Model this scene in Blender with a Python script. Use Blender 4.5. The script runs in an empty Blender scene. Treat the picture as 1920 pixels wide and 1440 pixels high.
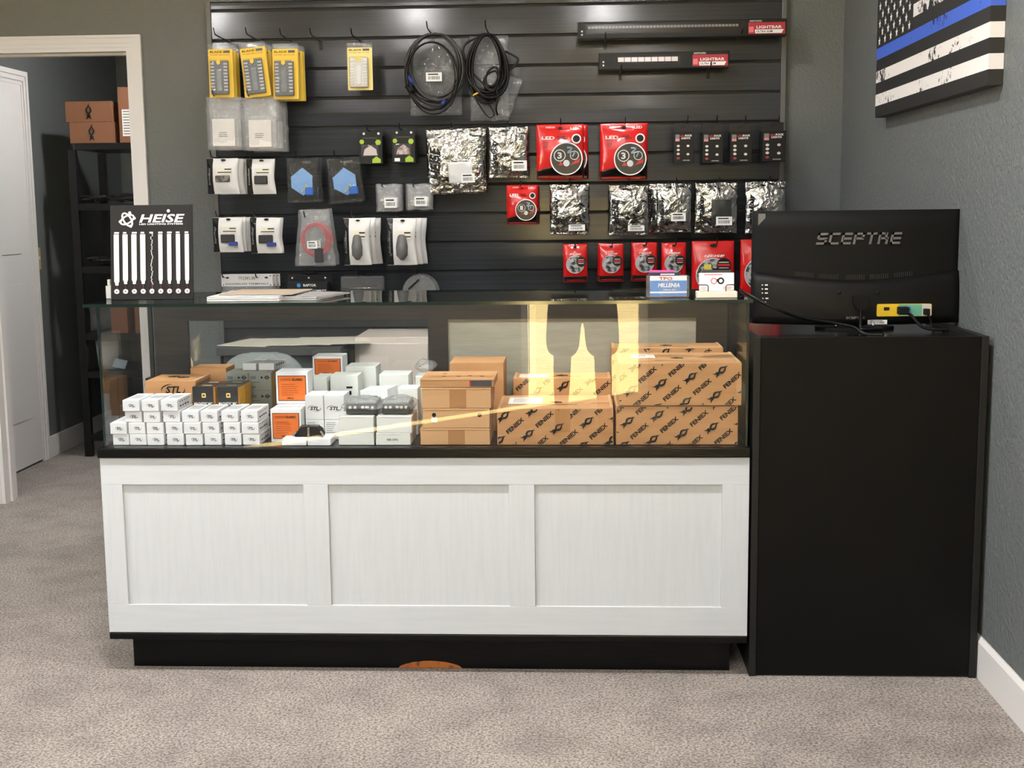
import bpy, bmesh, math, random
from mathutils import Vector, Matrix, noise
random.seed(7)
S = bpy.context.scene
COL = S.collection
PI = math.pi

# ------------------------------------------------------------------ camera
F_PX, PITCH, YAW, ROLL, EYE = 2394.26, .1385, -.0517, .0110, 1.3149
def _axes():
    cy, sy, cp, sp, cr, sr = math.cos(YAW), math.sin(YAW), math.cos(PITCH), math.sin(PITCH), math.cos(ROLL), math.sin(ROLL)
    h = Vector((cy, -sy, 0)); v = Vector((sp*sy, sp*cy, cp))
    return cr*h - sr*v, sr*h + cr*v, Vector((cp*sy, cp*cy, -sp))
RT, UP, FW = _axes()
EYEV = Vector((0, 0, EYE))
cam = bpy.data.cameras.new('camera'); cam.sensor_width = 36; cam.sensor_fit = 'HORIZONTAL'
cam.lens = F_PX/1920*36; cam.clip_start = .05; cam.clip_end = 200
co = bpy.data.objects.new('camera', cam); COL.objects.link(co)
M = Matrix((RT, UP, -FW)).transposed().to_4x4(); M.translation = EYEV
co.matrix_world = M
S.camera = co
def ray(px, py):
    return (FW*F_PX + RT*(px-960) - UP*(py-720)).normalized()
def P(px, py, Y):            # the point of the picture that lies at depth Y
    d = ray(px, py); return EYEV + d*(Y/d.y)
def PX(px, py, X):
    d = ray(px, py); return EYEV + d*(X/d.x)
def PZ(px, py, Z):
    d = ray(px, py); return EYEV + d*((Z-EYE)/d.z)
def R(x0, y0, x1, y1, Y):    # centre x, top z, width, height of a picture box at depth Y
    a = P(x0, (y0+y1)/2, Y); b = P(x1, (y0+y1)/2, Y); c = P((x0+x1)/2, y0, Y); d = P((x0+x1)/2, y1, Y)
    return (a.x+b.x)/2, c.z, b.x-a.x, c.z-d.z

# ------------------------------------------------------------------ light, world, exposure
S.view_settings.view_transform = 'Standard'; S.view_settings.look = 'None'
S.view_settings.gamma = 1; S.view_settings.use_curve_mapping = False
S.view_settings.exposure = 0.36
S.cycles.use_denoising = True
S.cycles.transparent_max_bounces = 24
S.cycles.max_bounces = 10; S.cycles.diffuse_bounces = 4; S.cycles.glossy_bounces = 6
S.cycles.sample_clamp_indirect = 6
w = bpy.data.worlds.new('sky'); S.world = w; w.use_nodes = True
w.node_tree.nodes['Background'].inputs[0].default_value = (.75, .85, 1, 1)
w.node_tree.nodes['Background'].inputs[1].default_value = 2.0
sun = bpy.data.lights.new('sun', 'SUN'); sun.energy = 290; sun.color = (1, .79, .33); sun.angle = math.radians(.6)
so = bpy.data.objects.new('sun', sun); COL.objects.link(so)
so.rotation_euler = Vector((-.62, .60, -.50)).to_track_quat('-Z', 'Y').to_euler()
CEIL = 2.55
def downlight(x, y, power):
    l = bpy.data.lights.new('downlight_lamp', 'AREA'); l.shape = 'DISK'; l.size = .15
    l.energy = power; l.color = (1, .99, .975)
    o = bpy.data.objects.new('downlight_lamp', l); COL.objects.link(o); o.location = (x, y, CEIL-.012)
    LAMPS.append((x, y))
LAMPS = []
for _x, _y, _p in ((-2.30, 2.85, 26), (-.99, 2.85, 26), (.17, 2.85, 26), (-3.5, 2.85, 14), (-.99, 4.7, 4), (.17, 4.7, 9), (-1.9, .35, 13), (-.65, .35, 13), (.55, .35, 13), (-3.1, .35, 10),
                   (-1.9, -1.1, 13), (-.65, -1.1, 13), (.55, -1.1, 13), (-3.1, -1.1, 10), (-1.9, 6.3, 20)):  # unseen row behind the camera and back-room lamp, added as fill
    downlight(_x, _y, _p)
dl = bpy.data.lights.new('added_side_fill', 'AREA'); dl.shape = 'RECTANGLE'; dl.size = 2.7; dl.size_y = 1.45; dl.energy = 58; dl.color = (.86, .95, 1)  # fill lamp added outside an invented window, brightens case and counter
do = bpy.data.objects.new('added_side_fill', dl); COL.objects.link(do); do.location = (-4.32, .1, 1.5); do.rotation_euler = (0, -PI/2, 0)

# ------------------------------------------------------------------ materials
def lin(c):
    return tuple(((v/255)/12.92 if v/255 <= .04045 else ((v/255+.055)/1.055)**2.4) for v in c)
MATS = {}
def mat(name, rgb, rough=.5, metal=0, spec=.5, bump=None, var=None, coat=0):
    """rgb in 0-255.  bump=(scale, strength, stretch xyz)  var=(scale, other rgb, low, high, stretch)"""
    if name in MATS: return MATS[name]
    m = bpy.data.materials.new(name); m.use_nodes = True; nt = m.node_tree; b = nt.nodes['Principled BSDF']
    c = lin(rgb); b.inputs['Base Color'].default_value = (*c, 1); b.inputs['Roughness'].default_value = rough
    b.inputs['Metallic'].default_value = metal; b.inputs['Specular IOR Level'].default_value = spec
    if coat: b.inputs['Coat Weight'].default_value = coat; b.inputs['Coat Roughness'].default_value = .08
    def nz(scale, st, detail=4):
        tc = nt.nodes.new('ShaderNodeTexCoord'); mp = nt.nodes.new('ShaderNodeMapping'); n = nt.nodes.new('ShaderNodeTexNoise')
        nt.links.new(tc.outputs['Object'], mp.inputs[0]); mp.inputs['Scale'].default_value = st
        nt.links.new(mp.outputs[0], n.inputs['Vector']); n.inputs['Scale'].default_value = scale; n.inputs['Detail'].default_value = detail
        return n
    if bump:
        n = nz(bump[0], bump[2] if len(bump) > 2 else (1, 1, 1)); bp = nt.nodes.new('ShaderNodeBump')
        bp.inputs['Strength'].default_value = bump[1]; bp.inputs['Distance'].default_value = bump[3] if len(bump) > 3 else .004
        nt.links.new(n.outputs['Fac'], bp.inputs['Height']); nt.links.new(bp.outputs[0], b.inputs['Normal'])
    if var:
        n = nz(var[0], var[4] if len(var) > 4 else (1, 1, 1)); r = nt.nodes.new('ShaderNodeValToRGB')
        r.color_ramp.elements[0].position = var[2]; r.color_ramp.elements[1].position = var[3]
        r.color_ramp.elements[0].color = (*lin(var[1]), 1); r.color_ramp.elements[1].color = (*c, 1)
        nt.links.new(n.outputs['Fac'], r.inputs[0]); nt.links.new(r.outputs[0], b.inputs['Base Color'])
    MATS[name] = m; return m
def glassy(name, tint, rough=.0, film=0., bump=None, white=(1, 1, 1), ior=1.5):
    if name in MATS: return MATS[name]
    m = bpy.data.materials.new(name); m.use_nodes = True; nt = m.node_tree; nt.nodes.clear()
    out = nt.nodes.new('ShaderNodeOutputMaterial'); t = nt.nodes.new('ShaderNodeBsdfTransparent'); g = nt.nodes.new('ShaderNodeBsdfGlossy')
    t.inputs[0].default_value = (*tint, 1); g.inputs['Roughness'].default_value = rough
    fr = nt.nodes.new('ShaderNodeFresnel'); ge = nt.nodes.new('ShaderNodeNewGeometry'); ma = nt.nodes.new('ShaderNodeMath'); ma.operation = 'MULTIPLY_ADD'
    ma.inputs[1].default_value = 1/ior-ior; ma.inputs[2].default_value = ior      # a thin sheet reflects alike on both of its faces
    nt.links.new(ge.outputs['Backfacing'], ma.inputs[0]); nt.links.new(ma.outputs[0], fr.inputs[0])
    mx = nt.nodes.new('ShaderNodeMixShader')
    nt.links.new(fr.outputs[0], mx.inputs[0]); nt.links.new(t.outputs[0], mx.inputs[1]); nt.links.new(g.outputs[0], mx.inputs[2])
    last = mx
    if bump:
        tc = nt.nodes.new('ShaderNodeTexCoord'); n = nt.nodes.new('ShaderNodeTexNoise'); n.inputs['Scale'].default_value = bump[0]
        n.inputs['Detail'].default_value = 3; n.inputs['Distortion'].default_value = 1.5
        nt.links.new(tc.outputs['Object'], n.inputs['Vector']); bp = nt.nodes.new('ShaderNodeBump')
        bp.inputs['Strength'].default_value = bump[1]; bp.inputs['Distance'].default_value = .01
        nt.links.new(n.outputs['Fac'], bp.inputs['Height']); nt.links.new(bp.outputs[0], g.inputs['Normal']); nt.links.new(bp.outputs[0], fr.inputs['Normal'])
    if film:
        d = nt.nodes.new('ShaderNodeBsdfDiffuse'); d.inputs[0].default_value = (*white, 1); m2 = nt.nodes.new('ShaderNodeMixShader')
        m2.inputs[0].default_value = film; nt.links.new(last.outputs[0], m2.inputs[1]); nt.links.new(d.outputs[0], m2.inputs[2]); last = m2
    nt.links.new(last.outputs[0], out.inputs[0]); MATS[name] = m; return m
def foil():
    if 'foil' in MATS: return MATS['foil']
    m = mat('foil', (205, 203, 200), .16, 1.0); nt = m.node_tree; b = nt.nodes['Principled BSDF']
    tc = nt.nodes.new('ShaderNodeTexCoord'); n = nt.nodes.new('ShaderNodeTexNoise')
    n.inputs['Scale'].default_value = 21; n.inputs['Detail'].default_value = 2.5; n.inputs['Distortion'].default_value = 1.6; n.inputs['Roughness'].default_value = .45
    nt.links.new(tc.outputs['Object'], n.inputs['Vector']); ad = n
    bp = nt.nodes.new('ShaderNodeBump'); bp.inputs['Strength'].default_value = .8; bp.inputs['Distance'].default_value = .014
    nt.links.new(ad.outputs[0], bp.inputs['Height']); nt.links.new(bp.outputs[0], b.inputs['Normal'])
    return m
K_BLACK = mat('black_print', (16, 16, 16), .5, 0, .3)
K_WHITE = mat('white_print', (238, 236, 232), .55)
K_GREY = mat('grey_print', (120, 118, 114), .5)
K_RED = mat('red_print', (186, 30, 32), .45)
K_BLUE = mat('blue_print', (62, 120, 190), .5)
K_YEL = mat('yellow_card', (232, 192, 56), .45)
K_NAVY = mat('navy_print', (28, 32, 62), .5)
M_WALL = mat('wall_paint', (99, 103, 103), .62, bump=(80, .7, (1, 1, 1), .008), var=(1.2, (95, 99, 99), .3, .7))
M_WALL2 = mat('hall_paint', (92, 96, 95), .62, bump=(95, .45, (1, 1, 1), .006))
M_TRIM = mat('white_trim_paint', (228, 224, 221), .42)
M_CEIL = mat('ceiling_paint', (226, 222, 214), .8, bump=(140, .3))
M_SLAT = mat('slatwall_laminate', (47, 50, 54), .15, 0, .5, bump=(9, .05, (.4, 1, 34), .002), var=(5, (40, 42, 45), .35, .65, (.4, 1, 30)))
M_SLATTRIM = mat('slatwall_trim', (88, 89, 88), .4)
M_WHITEWOOD = mat('white_brushed_paint', (208, 211, 214), .45, bump=(14, .07, (1.4, 1, 22), .001), var=(6, (203, 206, 208), .3, .6, (1, 1, 14)))
M_WHITEWOODV = mat('white_brushed_paint_upright', (208, 211, 214), .45, bump=(14, .07, (22, 1, 1.4), .001), var=(6, (203, 206, 208), .3, .6, (14, 1, 1)))
M_BLACKWOOD = mat('black_painted_wood', (8, 8, 9), .3, 0, .22, bump=(12, .3, (1, 1, 14), .002))
M_DARKWOOD = mat('dark_stained_wood', (44, 38, 34), .45, bump=(14, .3, (1, 1, 14), .002), var=(7, (31, 27, 25), .35, .65, (1, 1, 12)))
M_DESK = mat('black_desk_laminate', (10, 10, 10), .5, 0, .14, bump=(180, .05))
M_DESKEDGE = mat('black_desk_edge', (26, 26, 26), .5, 0, .25)
M_PLASTIC = mat('black_plastic', (17, 17, 17), .6, 0, .14, bump=(300, .06))
M_PLASTIC2 = mat('black_brushed_plastic', (12, 12, 12), .45, 0, .2, bump=(22, .12, (1, 1, 40), .002))
M_METALB = mat('black_metal', (20, 20, 21), .35, .3)
M_STEEL = mat('steel', (190, 188, 184), .25, 1)
M_KRAFT = mat('kraft_cardboard', (198, 148, 100), .75, bump=(30, .1, (1, 1, 8)), var=(10, (188, 138, 92), .35, .65, (1, 1, 5)))
M_KRAFT2 = mat('pale_kraft_cardboard', (206, 162, 116), .75, bump=(30, .1, (1, 1, 8)))
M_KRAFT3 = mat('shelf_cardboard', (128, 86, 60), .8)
M_TAPE = mat('brown_packing_tape', (172, 122, 76), .3)
M_WBOX = mat('white_carton', (244, 244, 247), .5, bump=(60, .05))
M_GBOX = mat('grey_white_carton', (232, 234, 230), .55)
M_ORANGE = mat('orange_label', (226, 112, 34), .5)
M_GOLD = mat('gold_carton', (206, 150, 24), .4)
M_SILV = mat('silver_grey_carton', (150, 156, 150), .4)
M_GLASS = glassy('clear_glass', (.985, .993, .99), 0)
M_GLASSTOP = glassy('clear_top_glass', (.96, .98, .972), 0)
M_GEDGE = mat('green_glass_edge', (22, 36, 32), .12, 0, .5)
M_FILM = glassy('clear_film', (.96, .96, .96), .08, .05, (22, 1.0))
M_FILMC = glassy('clear_blister', (.95, .95, .95), .06, .05, (12, .5))
M_FILMH = glassy('hazy_film', (.96, .96, .96), .1, .09, (22, 1.0))
M_POUCH = mat('white_pouch_film', (228, 226, 222), .28, bump=(22, .35))
M_POUCHK = mat('black_pouch_film', (24, 24, 24), .22, bump=(26, .5))
M_RED = mat('red_pouch_film', (205, 26, 26), .2, bump=(24, .25), coat=.4)
M_CABLE = mat('black_cable_rubber', (9, 9, 10), .4, 0, .25)
M_CABLEG = mat('grey_cable_jacket', (48, 48, 50), .35)
M_REDW = mat('red_wire', (190, 52, 58), .4)
M_BLUEP = mat('blue_plastic', (38, 92, 176), .35)
M_SKYB = mat('pale_blue_card', (112, 158, 214), .45)
M_GREEN = mat('lime_print', (150, 186, 44), .5)
M_LED = mat('led_strip_cream', (240, 234, 214), .4)
M_CREAM = mat('cream_plastic', (226, 214, 196), .4)

def carpet():
    m = bpy.data.materials.new('carpet_pile'); m.use_nodes = True; nt = m.node_tree; b = nt.nodes['Principled BSDF']
    b.inputs['Roughness'].default_value = .95; b.inputs['Specular IOR Level'].default_value = .1
    b.inputs['Sheen Weight'].default_value = .25
    tc = nt.nodes.new('ShaderNodeTexCoord')
    def nz(sc, det, dist=0):
        n = nt.nodes.new('ShaderNodeTexNoise'); n.inputs['Scale'].default_value = sc; n.inputs['Detail'].default_value = det; n.inputs['Distortion'].default_value = dist
        nt.links.new(tc.outputs['Object'], n.inputs['Vector']); return n
    a = nz(150, 4, .4); l = nz(6.5, 6, .25); l2 = nz(1.6, 4, .2)
    r1 = nt.nodes.new('ShaderNodeValToRGB'); r1.color_ramp.elements[0].position = .38; r1.color_ramp.elements[1].position = .60
    r1.color_ramp.elements[0].color = (*lin((98, 89, 83)), 1); r1.color_ramp.elements[1].color = (*lin((174, 163, 155)), 1)
    nt.links.new(a.outputs['Fac'], r1.inputs[0])
    r2 = nt.nodes.new('ShaderNodeValToRGB'); r2.color_ramp.elements[0].position = .32; r2.color_ramp.elements[1].position = .56
    r2.color_ramp.elements[0].color = (.74, .73, .74, 1); r2.color_ramp.elements[1].color = (1, 1, 1, 1)
    nt.links.new(l.outputs['Fac'], r2.inputs[0])
    r3 = nt.nodes.new('ShaderNodeValToRGB'); r3.color_ramp.elements[0].position = .35; r3.color_ramp.elements[1].position = .6
    r3.color_ramp.elements[0].color = (.86, .86, .87, 1); r3.color_ramp.elements[1].color = (1, 1, 1, 1)
    nt.links.new(l2.outputs['Fac'], r3.inputs[0])
    m1 = nt.nodes.new('ShaderNodeMixRGB'); m1.blend_type = 'MULTIPLY'; m1.inputs[0].default_value = 1
    m2 = nt.nodes.new('ShaderNodeMixRGB'); m2.blend_type = 'MULTIPLY'; m2.inputs[0].default_value = 1
    nt.links.new(r1.outputs[0], m1.inputs[1]); nt.links.new(r2.outputs[0], m1.inputs[2])
    nt.links.new(m1.outputs[0], m2.inputs[1]); nt.links.new(r3.outputs[0], m2.inputs[2]); nt.links.new(m2.outputs[0], b.inputs['Base Color'])
    bp = nt.nodes.new('ShaderNodeBump'); bp.inputs['Strength'].default_value = .9; bp.inputs['Distance'].default_value = .006
    nt.links.new(a.outputs['Fac'], bp.inputs['Height']); nt.links.new(bp.outputs[0], b.inputs['Normal'])
    return m
M_CARPET = carpet()

# ------------------------------------------------------------------ mesh helpers
def obj(name, bm, m, parent=None, smooth=False, loc=None, label=None):
    me = bpy.data.meshes.new(name)
    if isinstance(bm, bmesh.types.BMesh):
        bmesh.ops.recalc_face_normals(bm, faces=bm.faces); bm.to_mesh(me); bm.free()
    else: me = bm
    for x in (m if isinstance(m, (list, tuple)) else [m]):
        if len(me.materials) < (len(m) if isinstance(m, (list, tuple)) else 1): me.materials.append(x)
    if smooth:
        for p in me.polygons: p.use_smooth = True
    o = bpy.data.objects.new(name, me); COL.objects.link(o)
    if parent: o.parent = parent
    if loc: o.location = loc
    if label: o['label'] = label
    return o
def tag(o, label, cat, group=None):
    o['label'] = label; o['category'] = cat
    if group: o['group'] = group
    return o
def thing(name, label, cat, loc=(0, 0, 0), group=None, rot=(0, 0, 0)):
    o = bpy.data.objects.new(name, None); o.empty_display_size = .05; COL.objects.link(o)
    o.location = loc; o.rotation_euler = rot
    return tag(o, label, cat, group)
def struct(name, bm, m, smooth=False):
    o = obj(name, bm, m, None, smooth); o['kind'] = 'structure'; return o
def copy_tree(o, parent=None, loc=None, rot=None, label=None):
    c = o.copy(); COL.objects.link(c)
    if parent: c.parent = parent
    if loc: c.location = loc
    if rot: c.rotation_euler = rot
    if label: c['label'] = label
    for ch in list(o.children): copy_tree(ch, c)
    return c
def new(): return bmesh.new()
def box(bm, x0, x1, y0, y1, z0, z1, bev=0, mi=0, seg=2):
    vs = [bm.verts.new((x, y, z)) for x in (x0, x1) for y in (y0, y1) for z in (z0, z1)]
    fs = [bm.faces.new([vs[i] for i in q]) for q in ((0, 1, 3, 2), (4, 6, 7, 5), (0, 4, 5, 1), (2, 3, 7, 6), (0, 2, 6, 4), (1, 5, 7, 3))]
    for f in fs: f.material_index = mi
    if bev:
        es = list({e for f in fs for e in f.edges})
        r = bmesh.ops.bevel(bm, geom=es, offset=bev, segments=seg, affect='EDGES', profile=.5)
        for f in r['faces']: f.material_index = mi
    return bm
def bx(*a, **k): return box(new(), *a, **k)
def prism(bm, pts, y0, y1, mi=0, axis='y'):
    def v(p, d):
        return (p[0], d, p[1]) if axis == 'y' else ((d, p[0], p[1]) if axis == 'x' else (p[0], p[1], d))
    A = [bm.verts.new(v(p, y0)) for p in pts]; B = [bm.verts.new(v(p, y1)) for p in pts]; n = len(pts)
    fs = [bm.faces.new(A), bm.faces.new(B[::-1])]
    for i in range(n): fs.append(bm.faces.new((A[i], B[i], B[(i+1) % n], A[(i+1) % n])))
    for f in fs: f.material_index = mi
    return bm
def rr(cx, cz, w, h, r, n=4):
    o = []
    for sx, sz, a0 in ((1, 1, 0), (-1, 1, 90), (-1, -1, 180), (1, -1, 270)):
        for i in range(n+1):
            a = math.radians(a0+90*i/n); o.append((cx+sx*(w/2-r)+r*math.cos(a), cz+sz*(h/2-r)+r*math.sin(a)))
    return o
def circ(cx, cz, r, n=28, sx=1, sz=1):
    return [(cx+r*sx*math.cos(2*PI*i/n), cz+r*sz*math.sin(2*PI*i/n)) for i in range(n)]
def ring(bm, cx, cz, r0, r1, y0, y1, n=32, mi=0):
    L = []
    for r, y in ((r0, y0), (r1, y0), (r1, y1), (r0, y1)):
        L.append([bm.verts.new((cx+r*math.cos(2*PI*i/n), y, cz+r*math.sin(2*PI*i/n))) for i in range(n)])
    for k in range(4):
        for i in range(n):
            f = bm.faces.new((L[k][i], L[k][(i+1) % n], L[(k+1) % 4][(i+1) % n], L[(k+1) % 4][i])); f.material_index = mi
    return bm
def tube(bm, pts, r, n=8, closed=False, caps=True, mi=0):
    pts = [Vector(p) for p in pts]; N = len(pts); rings = []; prev = None
    for i, p in enumerate(pts):
        a = pts[(i-1) % N] if (closed or i > 0) else p; b = pts[(i+1) % N] if (closed or i < N-1) else p
        t = (b-a).normalized() if (b-a).length > 1e-9 else Vector((0, 0, 1))
        if prev is None:
            u = t.orthogonal().normalized()
        else:
            u = (prev - t*prev.dot(t)); u = u.normalized() if u.length > 1e-6 else t.orthogonal().normalized()
        prev = u; v = t.cross(u); rad = r[i] if isinstance(r, (list, tuple)) else r
        rings.append([bm.verts.new(p+u*(rad*math.cos(2*PI*k/n))+v*(rad*math.sin(2*PI*k/n))) for k in range(n)])
    for i in range(N if closed else N-1):
        A, B = rings[i], rings[(i+1) % N]
        for k in range(n):
            f = bm.faces.new((A[k], A[(k+1) % n], B[(k+1) % n], B[k])); f.material_index = mi; f.smooth = True
    if caps and not closed:
        for q in (rings[0][::-1], rings[-1]): bm.faces.new(q).material_index = mi
    return bm
def spline(cps, n=12):
    out = []; c = [Vector(p) for p in cps]; c = [c[0]]+c+[c[-1]]
    for i in range(1, len(c)-2):
        for k in range(n):
            t = k/n; a, b, d, e = c[i-1], c[i], c[i+1], c[i+2]
            out.append(.5*((2*b)+(d-a)*t+(2*a-5*b+4*d-e)*t*t+(-a+3*b-3*d+e)*t**3))
    out.append(c[-2]); return out
def cyl(bm, c, r, d, axis='y', n=20, mi=0):
    c = Vector(c); a = {'x': Vector((1, 0, 0)), 'y': Vector((0, 1, 0)), 'z': Vector((0, 0, 1))}[axis]
    return tube(bm, [c-a*d/2, c+a*d/2], r, n, mi=mi)
TXT = {}
def tmesh(s, w, h, bold=0., shear=0., depth=.0004):
    k = (s, round(w, 4), round(h, 4), bold, shear, depth)
    if k in TXT: return TXT[k]
    cu = bpy.data.curves.new('lettering', 'FONT'); cu.body = s; cu.shear = shear; cu.offset = bold; cu.resolution_u = 2; cu.extrude = .5
    o = bpy.data.objects.new('lettering', cu); COL.objects.link(o)
    bpy.context.view_layer.update()
    me = bpy.data.meshes.new_from_object(o.evaluated_get(bpy.context.evaluated_depsgraph_get()))
    bpy.data.objects.remove(o); bpy.data.curves.remove(cu)
    xs = [v.co.x for v in me.vertices]; ys = [v.co.y for v in me.vertices]
    ax, bx_, ay, by = min(xs), max(xs), min(ys), max(ys)
    for v in me.vertices:
        v.co = Vector(((v.co.x-(ax+bx_)/2)/(bx_-ax)*w, -(v.co.z)*2*depth/1.0*.5, (v.co.y-(ay+by)/2)/(by-ay)*h))
    me.materials.clear(); TXT[k] = me; return me
def text(s, parent, x, y, z, w, h, m, bold=.0, shear=0., rot=(0, 0, 0), name='lettering'):
    me = tmesh(s, w, h, bold, shear)
    if len(me.materials) and me.materials[0] != m: me = me.copy(); me.materials.clear()
    if not len(me.materials): me.materials.append(m)
    o = bpy.data.objects.new(name, me); COL.objects.link(o); o.parent = parent; o.location = (x, y, z); o.rotation_euler = rot
    return o
def add_text(bm, s, cx, y, cz, w, h, ang=0, bold=0., shear=0., mi=0, clip=None):
    """lettering added to a bmesh, on the plane y facing -y; clip = (x0,x1,z0,z1)"""
    me = tmesh(s, w, h, bold, shear); t = bmesh.new(); t.from_mesh(me)
    ca, sa = math.cos(ang), math.sin(ang)
    for v in t.verts: v.co = Vector((cx+v.co.x*ca-v.co.z*sa, y+v.co.y, cz+v.co.x*sa+v.co.z*ca))
    join(bm, t, mi, clip); return bm
def join(bm, t, mi=0, clip=None):
    if clip:
        for co_, no in (((clip[0], 0, 0), (-1, 0, 0)), ((clip[1], 0, 0), (1, 0, 0)), ((0, 0, clip[2]), (0, 0, -1)), ((0, 0, clip[3]), (0, 0, 1))):
            bmesh.ops.bisect_plane(t, geom=t.verts[:]+t.edges[:]+t.faces[:], plane_co=co_, plane_no=no, clear_outer=True)
    mp = {}
    for v in t.verts: mp[v] = bm.verts.new(v.co)
    for f in t.faces:
        try: bm.faces.new([mp[v] for v in f.verts]).material_index = mi
        except ValueError: pass
    t.free()
def bars(bm, x0, z0, n, dz, w, h, y, seed=0, mi=0, depth=.0004):
    rd = random.Random(seed)
    for i in range(n): box(bm, x0, x0+w*rd.uniform(.6, 1), y-depth, y, z0-i*dz-h, z0-i*dz, mi=mi)
    return bm
def barcode(parent, cx, y, cz, w, h, name='label', rot=(0, 0, 0), head=None):
    """white sticker with bars, facing -y"""
    bm = bx(cx-w/2, cx+w/2, y-.0006, y, cz-h/2, cz+h/2)
    rd = random.Random(int(w*1e5)); x = cx-w*.36
    while x < cx+w*.34:
        t = rd.uniform(.012, .03)*w; box(bm, x, x+t, y-.001, y-.0006, cz-h*.3, cz+h*.08, mi=1); x += t+rd.uniform(.015, .035)*w
    bars(bm, cx-w*.38, cz+h*.36, 1, .1, w*.7, h*.14, y-.0006, mi=1)
    o = obj(name, bm, [K_WHITE, K_BLACK], parent); o.rotation_euler = rot; return o
def pillow(w, h, d, seed=0, amp=.004, nx=22, nz=28, back=.35, wob=.0, taper=None, fr=26., flat=.06):
    """soft bag, top edge centre at the origin, facing -y"""
    bm = bmesh.new(); F = []; Bk = []
    off = Vector((seed*3.17, seed*1.3, seed*.7))
    for j in range(nz+1):
        v = j/nz; fr_, bk = [], []
        for i in range(nx+1):
            u = i/nx; ww = w*(taper(v) if taper else 1)
            x = (u-.5)*ww; z = -v*h
            ez = 1 - flat if True else 1
            prof = (math.sin(PI*u)**.5 if 0 < u < 1 else 0)*(math.sin(PI*min(1, max(0, (v-flat)/(1-2*flat))))**.55 if flat < v < 1-flat else 0)
            nn = noise.noise(Vector((x*fr, z*fr, seed))+off); n2 = noise.noise(Vector((x*fr*2.7, z*fr*2.7, seed+9))+off)
            cr = amp*(nn+.5*n2)
            if wob and i in (0, nx): x += wob*noise.noise(Vector((z*28, u*9, seed)))
            if wob and j in (0, nz): z += wob*noise.noise(Vector((x*28, v*9, seed+3)))
            fr_.append(bm.verts.new((x, -.0012-d*prof+cr, z)))
            bk.append(bm.verts.new((x, .0012+d*back*prof+cr*(1 if i in (0, nx) or j in (0, nz) else .3), z)))
        F.append(fr_); Bk.append(bk)
    for j in range(nz):
        for i in range(nx):
            bm.faces.new((F[j][i], F[j+1][i], F[j+1][i+1], F[j][i+1])); bm.faces.new((Bk[j][i], Bk[j][i+1], Bk[j+1][i+1], Bk[j+1][i]))
    for j in range(nz):
        bm.faces.new((F[j][0], Bk[j][0], Bk[j+1][0], F[j+1][0])); bm.faces.new((F[j][nx], F[j+1][nx], Bk[j+1][nx], Bk[j][nx]))
    for i in range(nx):
        bm.faces.new((F[0][i], F[0][i+1], Bk[0][i+1], Bk[0][i])); bm.faces.new((F[nz][i], Bk[nz][i], Bk[nz][i+1], F[nz][i+1]))
    return bm
def over(w, h, x0, x1, z0, z1, d, seed, amp, off=.0012, nx=12, nz=12, fr=26., taper=None, flat=.06, shape=None):
    """a patch lying on the front of a pillow bag of the same numbers (follows its swell and creases); shape = polygon test"""
    bm = bmesh.new(); o3 = Vector((seed*3.17, seed*1.3, seed*.7)); G = {}
    for j in range(nz+1):
        for i in range(nx+1):
            x = x0+(x1-x0)*i/nx; z = z1+(z0-z1)*j/nz; v = -z/h; u = x/(w*(taper(v) if taper else 1))+.5
            prof = (math.sin(PI*u)**.5 if 0 < u < 1 else 0)*(math.sin(PI*min(1, max(0, (v-flat)/(1-2*flat))))**.55 if flat < v < 1-flat else 0)
            cr = amp*(noise.noise(Vector((x*fr, z*fr, seed))+o3)+.5*noise.noise(Vector((x*fr*2.7, z*fr*2.7, seed+9))+o3))
            G[i, j] = bm.verts.new((x, -.0012-d*prof+cr-off, z))
    for j in range(nz):
        for i in range(nx):
            q = [G[i, j], G[i, j+1], G[i+1, j+1], G[i+1, j]]
            if shape:
                c = sum((v.co for v in q), Vector())/4
                if not shape(c.x, c.z): continue
            bm.faces.new(q)
    bmesh.ops.delete(bm, geom=[v for v in bm.verts if not v.link_faces], context='VERTS')
    r = bmesh.ops.extrude_face_region(bm, geom=bm.faces[:])
    for v in r['geom']:
        if isinstance(v, bmesh.types.BMVert): v.co.y += off*.6
    return bm
ORD = ['first', 'second', 'third', 'fourth', 'fifth', 'sixth', 'seventh', 'eighth', 'ninth', 'tenth']

# ------------------------------------------------------------------ the setting
YW, XW, XL, YF = 5.55, 1.118, -4.2, -1.95        # back wall, right wall, left wall, front wall
DX0 = P(5, 943, YW).x; DX1 = P(250, 220, YW).x; DZ = P(120, 91, YW).z
struct('floor', bx(XL, XW, YF-.12, 9.2, -.05, 0), M_CARPET)
struct('ceiling', bx(XL, XW+.1, YF-.12, 9.2, CEIL, CEIL+.1), M_CEIL)
b = new(); box(b, XL, DX0, YW, YW+.12, 0, CEIL); box(b, DX1, XW+.1, YW, YW+.12, 0, CEIL); box(b, DX0, DX1, YW, YW+.12, DZ, CEIL)
struct('wall_back', b, M_WALL)
struct('wall_right', bx(XW, XW+.1, YF-.12, YW, 0, CEIL), M_WALL)
b = new(); box(b, XL-.1, XL, YF-.12, -1.3, 0, CEIL); box(b, XL-.1, XL, 1.5, YW+.12, 0, CEIL); box(b, XL-.1, XL, -1.3, 1.5, 0, .75); box(b, XL-.1, XL, -1.3, 1.5, 2.25, CEIL)
struct('wall_left', b, M_WALL)
b = new()
for ya, yb in ((-1.3, -1.25), (.075, .125), (1.45, 1.5)): box(b, XL-.07, XL-.02, ya, yb, .75, 2.25)
for za, zb_ in ((.75, .8), (2.2, 2.25)): box(b, XL-.07, XL-.02, -1.25, 1.45, za, zb_)
struct('added_window_1', b, M_TRIM)  # invented window, added out of view to let the side fill in
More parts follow.
